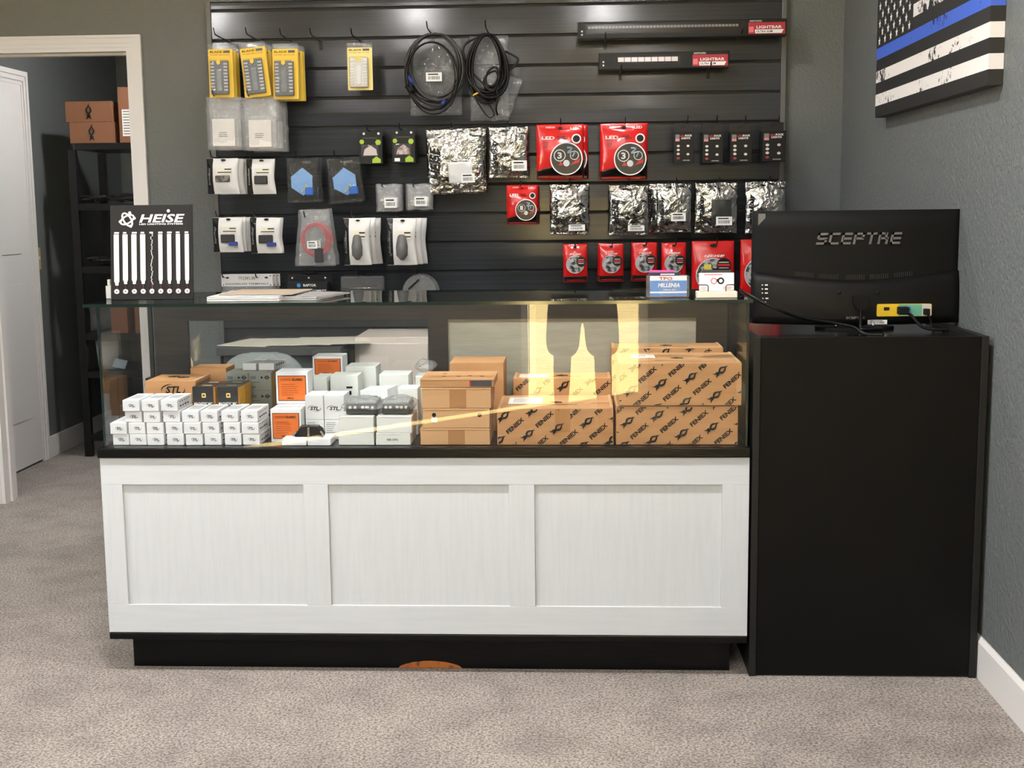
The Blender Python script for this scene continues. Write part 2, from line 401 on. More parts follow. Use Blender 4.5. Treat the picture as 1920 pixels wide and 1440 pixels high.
FD0, FD1, FDZ = -.33, .43, 2.05                   # street door opening, in the wall behind the photographer
b = new(); box(b, XL, FD0, YF-.12, YF, 0, CEIL); box(b, FD1, XW, YF-.12, YF, 0, CEIL); box(b, FD0, FD1, YF-.12, YF, FDZ, CEIL)
struct('wall_front', b, M_WALL)
def casing(name, x0, x1, z, y, cw=.055, d=.014, s=-1):
    """door casing with a stepped profile round an opening in a wall at y; s = side it stands out to"""
    bm = new()
    for (o0, o1, dd) in ((0, .018, d*.55), (.018, .04, d*.8), (.04, cw, d*1.15)):
        for xa, xb in ((x0-o1, x0-o0), (x1+o0, x1+o1)):
            ya, yb = sorted((y, y+s*dd)); box(bm, xa, xb, ya, yb, 0, z+o1)
        ya, yb = sorted((y, y+s*dd)); box(bm, x0-o0, x1+o0, ya, yb, z+o0, z+o1)
    return struct(name, bm, M_TRIM)
casing('trim_1', DX0, DX1, DZ, YW, .052)
b = new(); box(b, DX0, DX0+.016, YW-.004, YW+.124, 0, DZ); box(b, DX1-.016, DX1, YW-.004, YW+.124, 0, DZ); box(b, DX0+.016, DX1-.016, YW-.004, YW+.124, DZ-.016, DZ)
box(b, DX0+.016, DX0+.026, YW+.05, YW+.085, 0, DZ-.016); box(b, DX1-.026, DX1-.016, YW+.05, YW+.085, 0, DZ-.016); box(b, DX0+.026, DX1-.026, YW+.05, YW+.085, DZ-.026, DZ-.016)
struct('trim_2', b, M_TRIM)
# the back room beyond the doorway
HX, HY = -2.84, 7.95
struct('wall_hall_left', bx(HX-.1, HX, YW+.12, HY, 0, CEIL), M_WALL2)
struct('wall_hall_back', bx(HX-.1, -.3, HY, HY+.1, 0, CEIL), M_WALL2)
struct('wall_hall_right', bx(-.4, -.3, YW+.12, HY, 0, CEIL), M_WALL2)
SY1 = PX(95, 858, HX+.014).y; SY0 = SY1-.07-.72; HZ = PX(31, 131, HX+.014).z-.07
b = new()
for (o0, o1, dd) in ((0, .02, .008), (.02, .045, .012), (.045, .07, .016)):
    for ya, yb in ((SY0-o1, SY0-o0), (SY1-.07+o0, SY1-.07+o1)): box(b, HX, HX+dd, ya, yb, 0, HZ+o1)
    box(b, HX, HX+dd, SY0-o0, SY1-.07+o0, HZ+o0, HZ+o1)
struct('trim_3', b, M_TRIM)
b = new(); box(b, HX+.001, HX+.006, SY0, SY1-.07, .012, HZ)
for z0, z1 in ((.25, .95), (1.1, HZ-.18)):
    box(b, HX+.006, HX+.009, SY0+.12, SY1-.19, z0, z1, .002)
d1 = struct('door_1', b, M_TRIM)
b = new(); cyl(b, (HX+.03, SY0+.06, .95), .008, .05, 'x'); tube(b, [(HX+.045, SY0+.06, .95), (HX+.055, SY0+.06, .95), (HX+.07, SY0+.06, .95), (HX+.078, SY0+.06, .95)], [.014, .026, .026, .014], 16)
obj('door_handle', b, M_STEEL, d1, True)
struct('baseboard_hall', bx(HX, HX+.012, SY1, HY, 0, .115, .003), M_TRIM)
b = new(); box(b, XW-.011, XW, YF, YW, 0, .096); prism(b, [(XW-.011, .096), (XW-.011, .104), (XW-.004, .118), (XW, .118), (XW, .096)], YF, YW)
struct('baseboard_right', b, M_TRIM)
struct('baseboard_back', bx(DX1+.055, XW-.011, YW-.011, YW, 0, .118, .003), M_TRIM)
# street door and the sunlit ground outside
b = new()
for xa, xb in ((FD0-.06, FD0), (FD1, FD1+.06)): box(b, xa, xb, YF-.002, YF+.014, 0, FDZ+.06)
box(b, FD0, FD1, YF-.002, YF+.014, FDZ, FDZ+.06)
struct('trim_4', b, M_TRIM)
b = new(); box(b, 0, .04, 0, .44, .01, 2.03);  # leaf made shorter than the opening so the sun strip gets past
for z0, z1 in ((.2, .9), (1.05, 1.85)): box(b, .04, .046, .08, .40, z0, z1, .002)
d2 = struct('door_2', b, M_TRIM); d2.location = (FD0+.002, YF+.016, 0); d2.rotation_euler = (0, 0, math.radians(5))
b = new(); tube(b, [(.04, .43, .95), (.075, .43, .95), (.095, .55, .95), (.1, .43, .95)], [.012, .014, .028, .012], 16); obj('door_handle', b, M_STEEL, d2, True)
struct('ground_outside', bx(-14, 14, -24, YF-.12, -.12, -.02), mat('sunlit_concrete', (196, 186, 168), .9, bump=(40, .2)))
for i, (x, y) in enumerate(LAMPS):
    t = thing('downlight', '', 'ceiling light', (x, y, CEIL), 'recessed ceiling lights')
    t['label'] = 'white recessed round ceiling light, in a set partly added as fill'
    obj('trim_ring', ring(new(), 0, 0, .078, .1, -.004, .004), M_CEIL, t).rotation_euler = (PI/2, 0, 0)

# slatwall panel on the back wall
SL0, SL1, SG0, SGS = -1.568, .873, 2.1507, .1236
t = thing('slatwall', 'dark grey glossy slatwall display panel covering the back wall', 'display panel', (0, YW, 0))
YS = YW-.02                                                   # face of the slats
prof = []; z = SG0-.006+.04; bm = new()
tilt = [.0006, -.0004, .0009, .0002, .0011, -.0002, .0005]
zt = SG0+.035; zbot = SG0-SGS*12+.006
edges = [zt] + [SG0-SGS*k for k in range(12)]
for k in range(12):
    z1 = edges[k]-(.005 if k else 0); z0 = edges[k+1]+.005; tl = tilt[k % 7]
    prism(bm, [(YW-.001, z0+.006), (YW-.001, z1), (YS+.002, z1), (YS+tl*.0, z1-.002), (YS-.0002-tl*.35, (z0+z1)/2), (YS, z0+.002), (YS+.002, z0), (YS+.006, z0)], SL0+.012, SL1-.012, axis='x')
obj('slat_boards', bm, M_SLAT, t, loc=(0, -YW, 0))
obj('groove_backing', bx(SL0+.01, SL1-.01, YW-.004, YW-.0005, zbot, zt), mat('dark_groove_laminate', (30, 30, 31), .6), t, loc=(0, -YW, 0))  # backing board, darker than the slat faces
for nm, a in (('edge_trim', (SL0-.004, SL0+.016)), ('edge_trim', (SL1-.016, SL1+.004))):
    obj(nm, bx(a[0], a[1], YS-.008, YW-.0004, zbot-.004, zt+.006, .002), M_SLATTRIM, t, loc=(0, -YW, 0))
obj('top_trim', bx(SL0+.016, SL1-.016, YS-.006, YW-.0006, zt+.0005, zt+.012, .002), M_SLATTRIM, t, loc=(0, -YW, 0))

# ------------------------------------------------------------------ counter with the glass case
CY, CX0, CX1 = 3.4606, -1.3413, .470
CB = 3.94; DECK = .655; GT0, GT1 = 1.050, 1.0591
t = thing('display_counter', 'long white panelled shop counter with a glass display case on top', 'display counter', ((CX0+CX1)/2, CY, 0))
off = (-(CX0+CX1)/2, -CY, 0)
def part(nm, bm, m, par=None, smooth=False, label=None): return obj(nm, bm, m, par or t, smooth, off if par is None else None, label)
def cpx(x, y): return P(x, y, CY)
pan = [(235, 572), (618, 955), (1003, 1353)]
Z1, Z2 = .6265, .119
pz1, pz0 = cpx(800, 909).z, cpx(800, 1136).z
xs = [(cpx(a, 1022).x, cpx(b_, 1022).x) for a, b_ in pan]
b = new(); box(b, CX0, CX1, CY, CY+.02, pz1, Z1, .001); part('top_rail', b, M_WHITEWOOD)
b = new(); box(b, CX0, CX1, CY, CY+.02, Z2, pz0, .001); part('bottom_rail', b, M_WHITEWOOD)
e = [CX0]+[v for p in xs for v in p]+[CX1]
for i in range(4): part('stile', bx(e[2*i], e[2*i+1], CY, CY+.02, pz0, pz1, .001), M_WHITEWOODV)
for a, c in xs: part('recessed_panel', bx(a+.0005, c-.0005, CY+.008, CY+.018, pz0+.0005, pz1-.0005), M_WHITEWOODV)
part('side_panel', bx(CX0, CX0+.018, CY+.02, CB, Z2, Z1), M_WHITEWOODV); part('side_panel', bx(CX1-.018, CX1, CY+.02, CB, Z2, Z1), M_WHITEWOODV)
part('bottom_ledge', bx(CX0, CX1, CY-.002, CB, .098, Z2-.0005, .003), M_BLACKWOOD)
KX0, KX1 = -1.292, .428
kick = part('toe_kick', bx(KX0, KX1, CY+.05, CB-.04, 0, .098), M_BLACKWOOD)
c0, c1 = P(748, 1250, CY+.05), P(866, 1250, CY+.05)
b = new(); n = 24; pts = [(c0.x, .001)]
for i in range(n+1):
    u = i/n; pts.append((c0.x+(c1.x-c0.x)*u, .002+.020*math.sin(PI*u)**.6+.0015*noise.noise(Vector((u*17, 3, 0)))))
pts.append((c1.x, .001))
prism(b, pts, CY+.0492, CY+.0502)
obj('worn_patch', b, mat('bare_orange_wood', (178, 104, 46), .6, var=(60, (96, 58, 34), .3, .45)), kick)
part('case_floor', bx(CX0-.004, CX1+.001, CY-.008, CB, Z1+.0005, DECK, .003), M_BLACKWOOD)
gx0, gx1 = CX0+.012, CX1-.006
def pane(nm, x0, x1, y0, y1, z0, z1, m=M_GLASS):
    bm = bx(x0, x1, y0, y1, z0, z1); d = (x1-x0, y1-y0, z1-z0); k = d.index(min(d))
    for f in bm.faces:
        f.material_index = 0 if abs(f.normal[k]) > .5 else 1
    bm.normal_update()
    for f in bm.faces: f.material_index = 0 if abs(f.normal[k]) > .5 else 1
    return part(nm, bm, [m, M_GEDGE])
pane('front_glass', gx0+.007, gx1-.007, CY+.006, CY+.012, DECK+.0005, GT0-.0005)
pane('side_glass', gx0, gx0+.006, CY+.006, CB-.022, DECK+.0005, GT0-.0005)
pane('side_glass', gx1-.006, gx1, CY+.006, CB-.022, DECK+.0005, GT0-.0005)
part('edge_glint', bx(gx0+.001, gx0+.006, CB-.0218, CB-.0202, DECK+.0005, GT0-.0005), mat('painted_glint_white', (240, 242, 240), .3))  # white strip stands in for light caught by the pane's rear edge
pane('top_glass', CX0-.022, CX1+.002, CY-.006, CB, GT0, GT1, M_GLASSTOP)
# dark wood back of the case: two openings
YB = CB-.02
bx0, bx1 = CX0, CX1
o1a, o1b = P(353, 650, YB).x, P(803, 650, YB).x; o2a, o2b = P(840, 650, YB).x, P(1305, 650, YB).x
ztop = P(800, 599, YB).z
part('back_rail', bx(bx0, bx1, YB, CB, ztop, GT0-.0005), M_DARKWOOD)
part('back_rail', bx(bx0, bx1, YB, CB, DECK, DECK+.03), M_DARKWOOD)
for a, c in ((bx0, o1a), (o1b, o2a), (o2b, bx1)): part('back_post', bx(a, c, YB, CB, DECK+.03, ztop), M_DARKWOOD)
part('sliding_panel', bx(o2a-.001, o2b+.001, CB-.012, CB-.006, DECK+.03, ztop+.001), mat('beige_grey_hardboard', (160, 156, 142), .5, bump=(30, .15, (1, 1, 12)), var=(9, (146, 143, 130), .3, .7, (1, 1, 8))))
pane('sliding_glass', o1a-.001, o1b+.001, CB-.010, CB-.006, DECK+.03, ztop+.001)

# ------------------------------------------------------------------ black desk at the right
DY, DX_0, DX_1, DZT = 3.4687, .4772, 1.103, .955
t = thing('reception_desk', 'tall black laminate desk pushed into the corner beside the counter', 'desk', (.79, DY, 0)); off = (-.79, -DY, 0)
part('side_panel', bx(DX_0, DX_0+.019, DY-.004, DY+.56, 0, DZT, .0012), M_DESKEDGE)
part('side_panel', bx(DX_1-.019, DX_1, DY-.004, DY+.56, 0, DZT, .0012), M_DESKEDGE)
part('front_panel', bx(DX_0+.0195, DX_1-.0195, DY, DY+.018, .004, DZT-.0006, .0008), M_DESK)
DT = DZT-.012
part('desktop', bx(DX_0+.0195, DX_1-.0195, DY+.0185, DY+.56, DT-.025, DT), mat('glossy_black_desktop', (24, 24, 25), .16))
part('back_rail', bx(DX_0+.0195, DX_1-.0195, DY+.52, DY+.538, .3, DT-.026), M_DESK)

# ------------------------------------------------------------------ monitor
MY = 3.80
cx, zt_, mw, mh = R(1413, 394, 1803, 612, MY)
mz0 = DT+.020; zt_ = P(1610, 394, MY).z; mh = zt_-mz0
t = thing('computer_monitor', 'black curved computer monitor seen from behind on the desk', 'monitor', (cx, MY, DT), rot=(0, 0, 0)); 
def mrel(px, py, y=MY): p = P(px, py, y); return p.x-cx, p.z-DT
def curveplate(x0, x1, f0, f1, y0, y1, sag, nx=28, nz=6, bz=None):
    bm = new(); G = {}
    for s, yy in ((0, y0), (1, y1)):
        for i in range(nx+1):
            u = i/nx; x = x0+(x1-x0)*u; q = 4*(u-.5)**2
            for j in range(nz+1):
                v = j/nz; z = f0(u)+(f1(u)-f0(u))*v
                G[s, i, j] = bm.verts.new((x, yy+sag*q+(bz(u, v) if (bz and s == 0) else 0), z))
    for i in range(nx):
        for j in range(nz):
            bm.faces.new((G[0, i, j], G[0, i+1, j], G[0, i+1, j+1], G[0, i, j+1])); bm.faces.new((G[1, i, j], G[1, i, j+1], G[1, i+1, j+1], G[1, i+1, j]))
    for i in range(nx):
        for j in (0, nz): bm.faces.new((G[0, i, j], G[1, i, j], G[1, i+1, j], G[0, i+1, j]))
    for j in range(nz):
        for i in (0, nx): bm.faces.new((G[0, i, j], G[0, i, j+1], G[1, i, j+1], G[1, i, j]))
    return bm
hb = mw/2
B0 = mz0-DT
# the screen curves away from the viewer's side: middle of the back bulges forward
obj('shell', curveplate(-hb, hb, lambda u: B0+.012, lambda u: B0+mh, -.004, .022, .03), M_PLASTIC, t, True)
zl = lambda u: B0+mh*(.46-.085*math.sin(PI*u)+.03*0)
obj('rear_housing', curveplate(-hb*1.0, hb*.985, lambda u: B0-.004*math.sin(PI*u), zl, -.034, -.0045, .03, bz=lambda u, v: .016*(v**3)), M_PLASTIC2, t, True)
obj('screen', curveplate(-hb+.006, hb-.006, lambda u: B0+.02, lambda u: B0+mh-.006, .0222, .0235, .03), mat('screen_glass', (8, 8, 9), .1), t, True)
def ysurf(x, d): return d+.03*4*((x+hb)/mw-.5)**2
x_, z_ = mrel(1610, 447)
GL = {'S': 'T01 L1 M01 r0 B01', 'C': 'T01 L01 B01', 'E': 'T01 M01 L01 B01', 'P': 'T01 L01 M01 r1', 'T': 'T01 c01', 'R': 'U01 L01 M01 q1 r0'}
b = new(); lw, lh, lg, st_ = .0292, .034, .0062, .0066; X0 = x_-(7*lw+6*lg)/2
for i, ch in enumerate('SCEPTRE'):
    xa = X0+i*(lw+lg); lo, hi, mid = z_-lh/2, z_+lh/2, z_
    for tk in GL[ch].split():
        k_ = tk[0]; a0 = .0 if '0' in tk else .5; a1 = 1. if '1' in tk else .5
        zz0 = lo+lh*(0 if '0' in tk else .5); zz1 = lo+lh*(1 if '1' in tk else .5)
        q = {'T': (xa, xa+lw, hi-st_, hi), 'B': (xa, xa+lw, lo, lo+st_), 'M': (xa+.004, xa+lw, mid-st_/2, mid+st_/2), 'L': (xa, xa+st_, zz0, zz1), 'r': (xa+lw-st_, xa+lw, zz0, zz1), 'U': (xa, xa+lw-st_*1.2, hi-st_, hi), 'q': (xa+lw-st_*1.75, xa+lw-st_*.75, zz0, zz1), 'c': (xa+lw/2-st_/2, xa+lw/2+st_/2, zz0, zz1)}[k_]
        box(b, q[0], q[1], -.0056+.00002*i, -.0040, q[2], q[3])
for v in b.verts: v.co.x += (v.co.z-z_)*.2
obj('logo', b, mat('grey_logo_print', (98, 96, 95), .45, 0, .2), t)
for gx in (1508, 1554, 1603, 1648, 1694):
    b = new()
    for i in range(9):
        px = gx-16+i*4; xx, zz = mrel(px, 519+0*abs(px-1600)/60.); u = (xx+hb)/mw; zz = zl(u)+.004; box(b, xx-.0018, xx+.0018, ysurf(xx, -.0052), ysurf(xx, -.0035), zz, zz+.014)
    obj('vent', b, mat('vent_black', (5, 5, 5), .6), t)
b = new(); rd = [(1436, 534), (1436, 541.5), (1436, 549), (1437, 559), (1433, 566)]
for px, py in rd:
    xx, zz = mrel(px, py); box(b, xx-.004, xx+.004, ysurf(xx, -.0365), ysurf(xx, -.03), zz-.0018, zz+.0018); xx -= .0115; box(b, xx-.0016, xx+.0016, ysurf(xx, -.0365), ysurf(xx, -.03), zz-.0016, zz+.0016)
obj('button_icons', b, K_WHITE, t)
xx, zz = mrel(1424, 401); b = new(); prism(b, [(xx, zz), (xx+.032, zz), (xx, zz-.034)], ysurf(xx, -.0046)-.0006, ysurf(xx+.02, -.0040)); obj('corner_sticker', b, mat('grey_sticker', (96, 96, 94), .4), t)
for px, py in ((1569, 547), (1640, 547), (1564, 613), (1633, 613)):
    xx, zz = mrel(px, min(py, 608)); obj('screw', cyl(new(), (xx, -.0335+.001*0, zz), .0045, .006), M_STEEL if py > 600 else M_METALB, t, True)
xa, za = mrel(1639, 580); xb, zb = mrel(1741, 580); hh = .036
yp = -.0352+.002
b = new(); prism(b, rr((xa+xb)/2, za, xb-xa, hh, .004), yp-.0012, yp+.008, 0)
pp = obj('port_panel', b, mat('port_label_yellow', (226, 186, 40), .45), t)
xs_ = xa+(xb-xa)*.40; xe = xa+(xb-xa)*.82
obj('port_label', bx(xs_, xe, yp-.0018, yp-.0008, za-hh*.46, za+hh*.46), mat('port_label_teal', (96, 164, 142), .45), pp)
obj('port_label', bx(xe, xb-.002, yp-.0018, yp-.0008, za-hh*.46, za+hh*.46), mat('port_label_grey', (196, 194, 192), .45), pp)
obj('video_port', bx(xs_+.012, xs_+.034, yp-.006, yp-.001, za-.001, za+.011, .002), K_BLUE, pp)
obj('video_port', bx(xa+.020, xa+.036, yp-.003, yp-.001, za, za+.009, .001), K_BLACK, pp)
xx, zz = mrel(1640, 602); barcode(t, xx, yp-.0006, zz, .056, .013)
xx, zz = mrel(1600, 594); text('SCEPTRE', t, xx-.001, yp-.001, zz, .055, .007, K_GREY, .02, name='logo')
b = new(); box(b, -.022, .022, -.003, .018, .0085, B0+.05, .003); obj('stand_neck', b, M_PLASTIC, t)
b = new(); prism(b, circ(0, .02, .115, 40, 1, .62), .0005, .008, axis='z'); obj('stand_base', b, M_PLASTIC, t)
def cable(nm, pts, r, m, label, cat='cable', plug=None, n=10):
    p0 = Vector(pts[0])
    if not plug: return tag(obj(nm, tube(new(), [p-p0 for p in spline(pts, n)], r, 8), m, None, True, p0), label, cat)
    tt = thing(nm, label, cat, pts[0])
    obj('cord', tube(new(), [p-p0 for p in spline(pts, n)], r, 8), m, tt, True)
    obj('plug', plug, M_PLASTIC, tt)
    return tt
xx, zz = mrel(1608, 556); q = Vector((cx+xx, MY+yp-.006, DT+zz))
pb = new(); prism(pb, [(-.024, .020), (.022, .020), (.022, -.002), (.010, -.020), (-.010, -.020), (-.024, -.002)], -.016, .004)
cable('power_cord', [q+Vector((0, -.006, -.015)), q+Vector((0, -.008, -.05)), q+Vector((0, -.012, -.085)), (q.x+.002, q.y-.03, DT+.0075), (q.x+.06, q.y-.02, DT+.0075)], .0055, M_CABLE, 'black power cord with a moulded plug in the middle of the monitor back', plug=pb)
xx, zz = mrel(1676, 579); q = Vector((cx+xx, MY+yp-.008, DT+zz)); pb = bx(-.013, .017, -.022, .006, -.011, .011, .003)
a = mrel(1752, 612, MY-.1)
cable('video_cable', [q+Vector((.008, -.018, 0)), q+Vector((.03, -.03, -.012)), q+Vector((.06, -.05, -.045)), q+Vector((.1, -.06, -.052)), (q.x+.13, q.y-.06, DT+.0075)], .0045, M_CABLE, 'black video cable running from the yellow and green ports down to the desk', plug=pb)
xx, zz = mrel(1727, 578); q = Vector((cx+xx, MY+yp-.004, DT+zz)); pb = bx(-.008, .008, -.014, .004, -.009, .009, .002)
cable('adapter_cable', [q+Vector((.002, -.012, -.006)), q+Vector((.014, -.016, -.03)), q+Vector((.018, -.02, -.05)), q+Vector((.03, -.03, -.07)), (q.x+.046, q.y-.05, DT+.005)], .003, M_CABLE, 'thin black cable plugged into the grey right end of the port strip', plug=pb)
pts = [P(1388, 551, 3.72), P(1420, 562, 3.62), P(1458, 580, 3.60), P(1500, 595, 3.62), P(1560, 605, 3.63), P(1600, 613, 3.62), (P(1622, 618, 3.6).x, 3.60, DT+.0075), (P(1650, 622, 3.6).x, 3.56, DT+.0075)]
pts[0].z = max(pts[0].z, GT1+.008)
cable('signal_cable', pts, .0045, M_CABLE, 'loose black cable looping from the glass counter top across the monitor')

# ------------------------------------------------------------------ flag canvas on the right wall
XF = XW-.04
q0 = PX(1640.5, 223.5, XF); q1 = PX(1852, 156, XF)
FY1, FY0 = q0.y, q1.y; fz0 = (q0.z+q1.z)/2
zA, zB_ = PX(1857.7, 7.7, XF).z, PX(1853.7, 126.9, XF).z; st = (zA-zB_)/4
fzt = fz0+13*st
t = thing('flag_canvas', 'stretched canvas of a black and white striped flag with one blue stripe', 'canvas print', (XW, (FY0+FY1)/2, fz0))
def distress(nm, rgb, sc=46, lo=.30):
    m = mat(nm, rgb, .55); nt = m.node_tree; b_ = nt.nodes['Principled BSDF']
    tc = nt.nodes.new('ShaderNodeTexCoord'); n1 = nt.nodes.new('ShaderNodeTexNoise'); n2 = nt.nodes.new('ShaderNodeTexNoise')
    n1.inputs['Scale'].default_value = sc; n1.inputs['Detail'].default_value = 8; n1.inputs['Roughness'].default_value = .75; n2.inputs['Scale'].default_value = 5; n2.inputs['Detail'].default_value = 2
    mm = nt.nodes.new('ShaderNodeMath'); mm.operation = 'MULTIPLY'; rp = nt.nodes.new('ShaderNodeValToRGB')
    for n_ in (n1, n2): nt.links.new(tc.outputs['Object'], n_.inputs['Vector'])
    nt.links.new(n1.outputs['Fac'], mm.inputs[0]); nt.links.new(n2.outputs['Fac'], mm.inputs[1]); nt.links.new(mm.outputs[0], rp.inputs[0])
    rp.color_ramp.interpolation = 'CONSTANT'; rp.color_ramp.elements[0].color = (*lin((24, 24, 24)), 1); rp.color_ramp.elements[1].position = lo*.5+.0; rp.color_ramp.elements[1].color = (*lin(rgb), 1)
    nt.links.new(rp.outputs[0], b_.inputs['Base Color']); return m
MF = [mat('canvas_black', (27, 28, 28), .55), distress('canvas_white', (232, 226, 220), lo=.35), distress('canvas_blue', (58, 94, 196), lo=.32)]
bm = new(); pat = [0, 1, 0, 1, 0, 2, 0, 1, 0, 1, 0, 1, 0]
for i, k in enumerate(pat): box(bm, -.04, -.001, FY0-(FY0+FY1)/2, FY1-(FY0+FY1)/2, i*st, (i+1)*st, mi=k)
# stripe boxes share faces; drop the inner ones
bmesh.ops.remove_doubles(bm, verts=bm.verts[:], dist=1e-5)
dup = {}
for f in bm.faces: dup.setdefault(tuple(sorted(v.index for v in f.verts)), []).append(f)
cv = obj('canvas', bm, MF, t)
cyn = PX(1712, 36, XF).y-(FY0+FY1)/2; yfar = FY1-(FY0+FY1)/2
obj('star_field', bx(-.0408, -.0398, cyn, yfar, 6*st, 13*st), MF[0], t)
b = new()
def star(bm, y, z, r, x0, x1):
    pts = [(y+(r if k % 2 == 0 else r*.4)*math.sin(PI*k/5), z+(r if k % 2 == 0 else r*.4)*math.cos(PI*k/5)) for k in range(10)]
    prism(bm, pts, x0, x1, axis='x')
fh_ = 7*st; fw_ = yfar-cyn
for r_ in range(9):
    for c_ in range(6 if r_ % 2 == 0 else 5):
        yy = yfar-fw_*((c_+.5)/6 if r_ % 2 == 0 else (c_+1)/6)
        star(b, yy, 6*st+fh_*(r_+.7)/9.4, .016, -.0414, -.0406)
obj('stars', b, K_WHITE, t)

# ------------------------------------------------------------------ things hanging on the slatwall
def hook(px, py, Y1, where, plate=True, rise=.018, py_is_plate=True):
    """black slatwall hook: plate on the wall at the picture point, rod out to depth Y1"""
    p = P(px, py, YS)
    t = thing('slatwall_hook', 'black wire hook ' + where, 'display hook', (p.x, YS, p.z), 'black hooks on the slatwall')
    b = new(); box(b, -.007, .007, -.003, .0006, -.030, .012, .0008); box(b, -.005, .005, -.0045, -.003, -.024, -.019); obj('back_plate', b, M_METALB, t)
    L = YS-Y1
    obj('rod', tube(new(), spline([(0, -.003, .004), (0, -L*.5, .004), (0, -L*.86, .006), (0, -L*.94, .012), (0, -L, .012+rise)], 5), .0026, 8), M_METALB, t, True)
    return t
def hang(fn, bxs, Y, n, dy, desc, where, cat, group, jit=.004, hk=None, tilt=0, dx=0., seed=0, **kw):
    cx, zt, w_, h_ = R(*bxs, Y)
    lab = (lambda i: f'{desc}, {where}' if n == 1 else (f'{desc}, frontmost {where}' if i == 0 else f'{desc}, {ORD[i]} in line {where}'))
    t0 = fn(w_, h_, lab(0), cat, group, (cx, Y, zt), (0, tilt, 0), seed=seed, **kw)
    rd = random.Random(seed+11)
    for i in range(1, n):
        copy_tree(t0, None, (cx+rd.uniform(-jit, jit)+dx*i, Y+dy*i, zt+rd.uniform(-jit, jit)*.6), (0, tilt*.4+rd.uniform(-.02, .02), 0), lab(i))
    if hk:
        hook(hk[0], hk[1], Y-hk[2] if len(hk) > 2 else Y-.03, f'holding the {cat} {where}')
    return t0
def blister_card(w, h, label, cat, group, loc, rot, seed=0, pale=False):
    t = thing('blister_pack', label, cat, loc, group, rot)
    b = new(); prism(b, rr(0, -h/2, w, h, .006), -.0008, .0008); obj('clamshell', b, M_FILMC, t)
    ch = h*.90; prism(b := new(), rr(0, -h+ch/2+.001, w*.97, ch-.002, .004), -.0013, .0015); obj('card', b, mat('pale_yellow_card', (236, 214, 130), .45) if pale else K_YEL, t)
    text('BLADE', t, -w*.17, -.0018, -h*.15, w*.48, h*.035, K_BLACK, .02); text('FUSE BLOCK', t, -.0*w, -.0018, -h*.205, w*.78, h*.022, mat('orange_red_print', (186, 96, 20), .5), .01)
    obj('header_panel', bx(w*.12, w*.38, -.0019, -.0013, -h*.17, -h*.125), mat('slate_print', (74, 78, 80), .5), t)
    b = new(); box(b, -w*.40, w*.34, -.026, -.0015, -h*.95, -h*.30, .006); obj('blister', b, M_FILMC, t)
    mb = mat('pale_plastic_module', (228, 222, 210), .35) if pale else mat('smoke_plastic_module', (98, 100, 104), .25)
    b = new(); box(b, -w*.38, w*.32, -.018, -.002, -h*.93, -h*.32, .003)
    fb = obj('fuse_block', b, mb, t)
    for s in (-.29, .23):
        b = new()
        for k in range(9):
            z = -h*(.36+.06*k); box(b, w*s-w*.075, w*s+w*.075, -.0225, -.017, z-h*.034, z, .001)
        obj('terminal_row', b, mat('light_plastic_teeth', (182, 182, 182), .2) if not pale else K_WHITE, fb)
    obj('cover', bx(-w*.13, w*.07, -.0215, -.017, -h*.88, -h*.47, .002), mat('clear_grey_cover', (120, 124, 128), .12) if not pale else K_WHITE, fb)
    b = new(); prism(b, [(-w*.10, -h*.31), (w*.04, -h*.31), (w*.04, -h*.37), (-w*.03, -h*.40), (-w*.10, -h*.37)], -.0275, -.0262); obj('orange_tab', b, K_YEL, t)
    return t
def card_bag(w, h, label, cat, group, loc, rot, seed=0):
    t = thing('bagged_card', label, cat, loc, group, rot)
    b = new(); box(b, -w*.34, w*.32, -.005, .005, -h*.93, -h*.42, .001); c = obj('white_box', b, mat('ivory_card', (226, 220, 212), .5), t)
    bars(b := new(), -w*.16, -h*.67, 3, h*.035, w*.28, h*.014, -.0052, seed); obj('print', b, K_GREY, c)
    obj('bag', pillow(w, h, .008, seed, .003, 16, 24, .9, .004), M_FILMH, t, True)
    return t
def foil_bag(w, h, label, cat, group, loc, rot, seed=0, word='installbay', lab=(.15, -.78, .42, .13), blob=None, dark=False):
    t = thing('foil_bag', label, cat, loc, group, rot)
    amp, d = .0055, .022
    bag = obj('bag', pillow(w, h, d, seed, amp, 30, 36, .4, .004), foil(), t, True)
    b = new(); 
    for k in (.12, .135): tube(b, [(-w*.48, -.006, -h*k), (0, -.009, -h*k), (w*.48, -.006, -h*k)], .0012, 6)
    obj('zip_seal', b, M_STEEL, t)
    zc = -h*.53; hh = h*(.58 if len(word) > 6 else .52)
    text(word, t, -w*.35, -d*.75-.0075, zc, hh, w*.17, K_BLACK, .03, .3, (0, -PI/2, 0))
    if blob: obj('contents', over(w, h, w*blob[0], w*blob[1], h*blob[2], h*blob[3], d, seed, amp, .0015), mat('contents_%s' % (blob[4],), {'white': (226, 226, 224), 'tan': (190, 170, 146), 'dark': (58, 58, 58)}[blob[4]], .3), t, True)
    if lab: barcode(t, w*lab[0], -d-.004, h*lab[1], w*lab[2], h*lab[3])
    return t
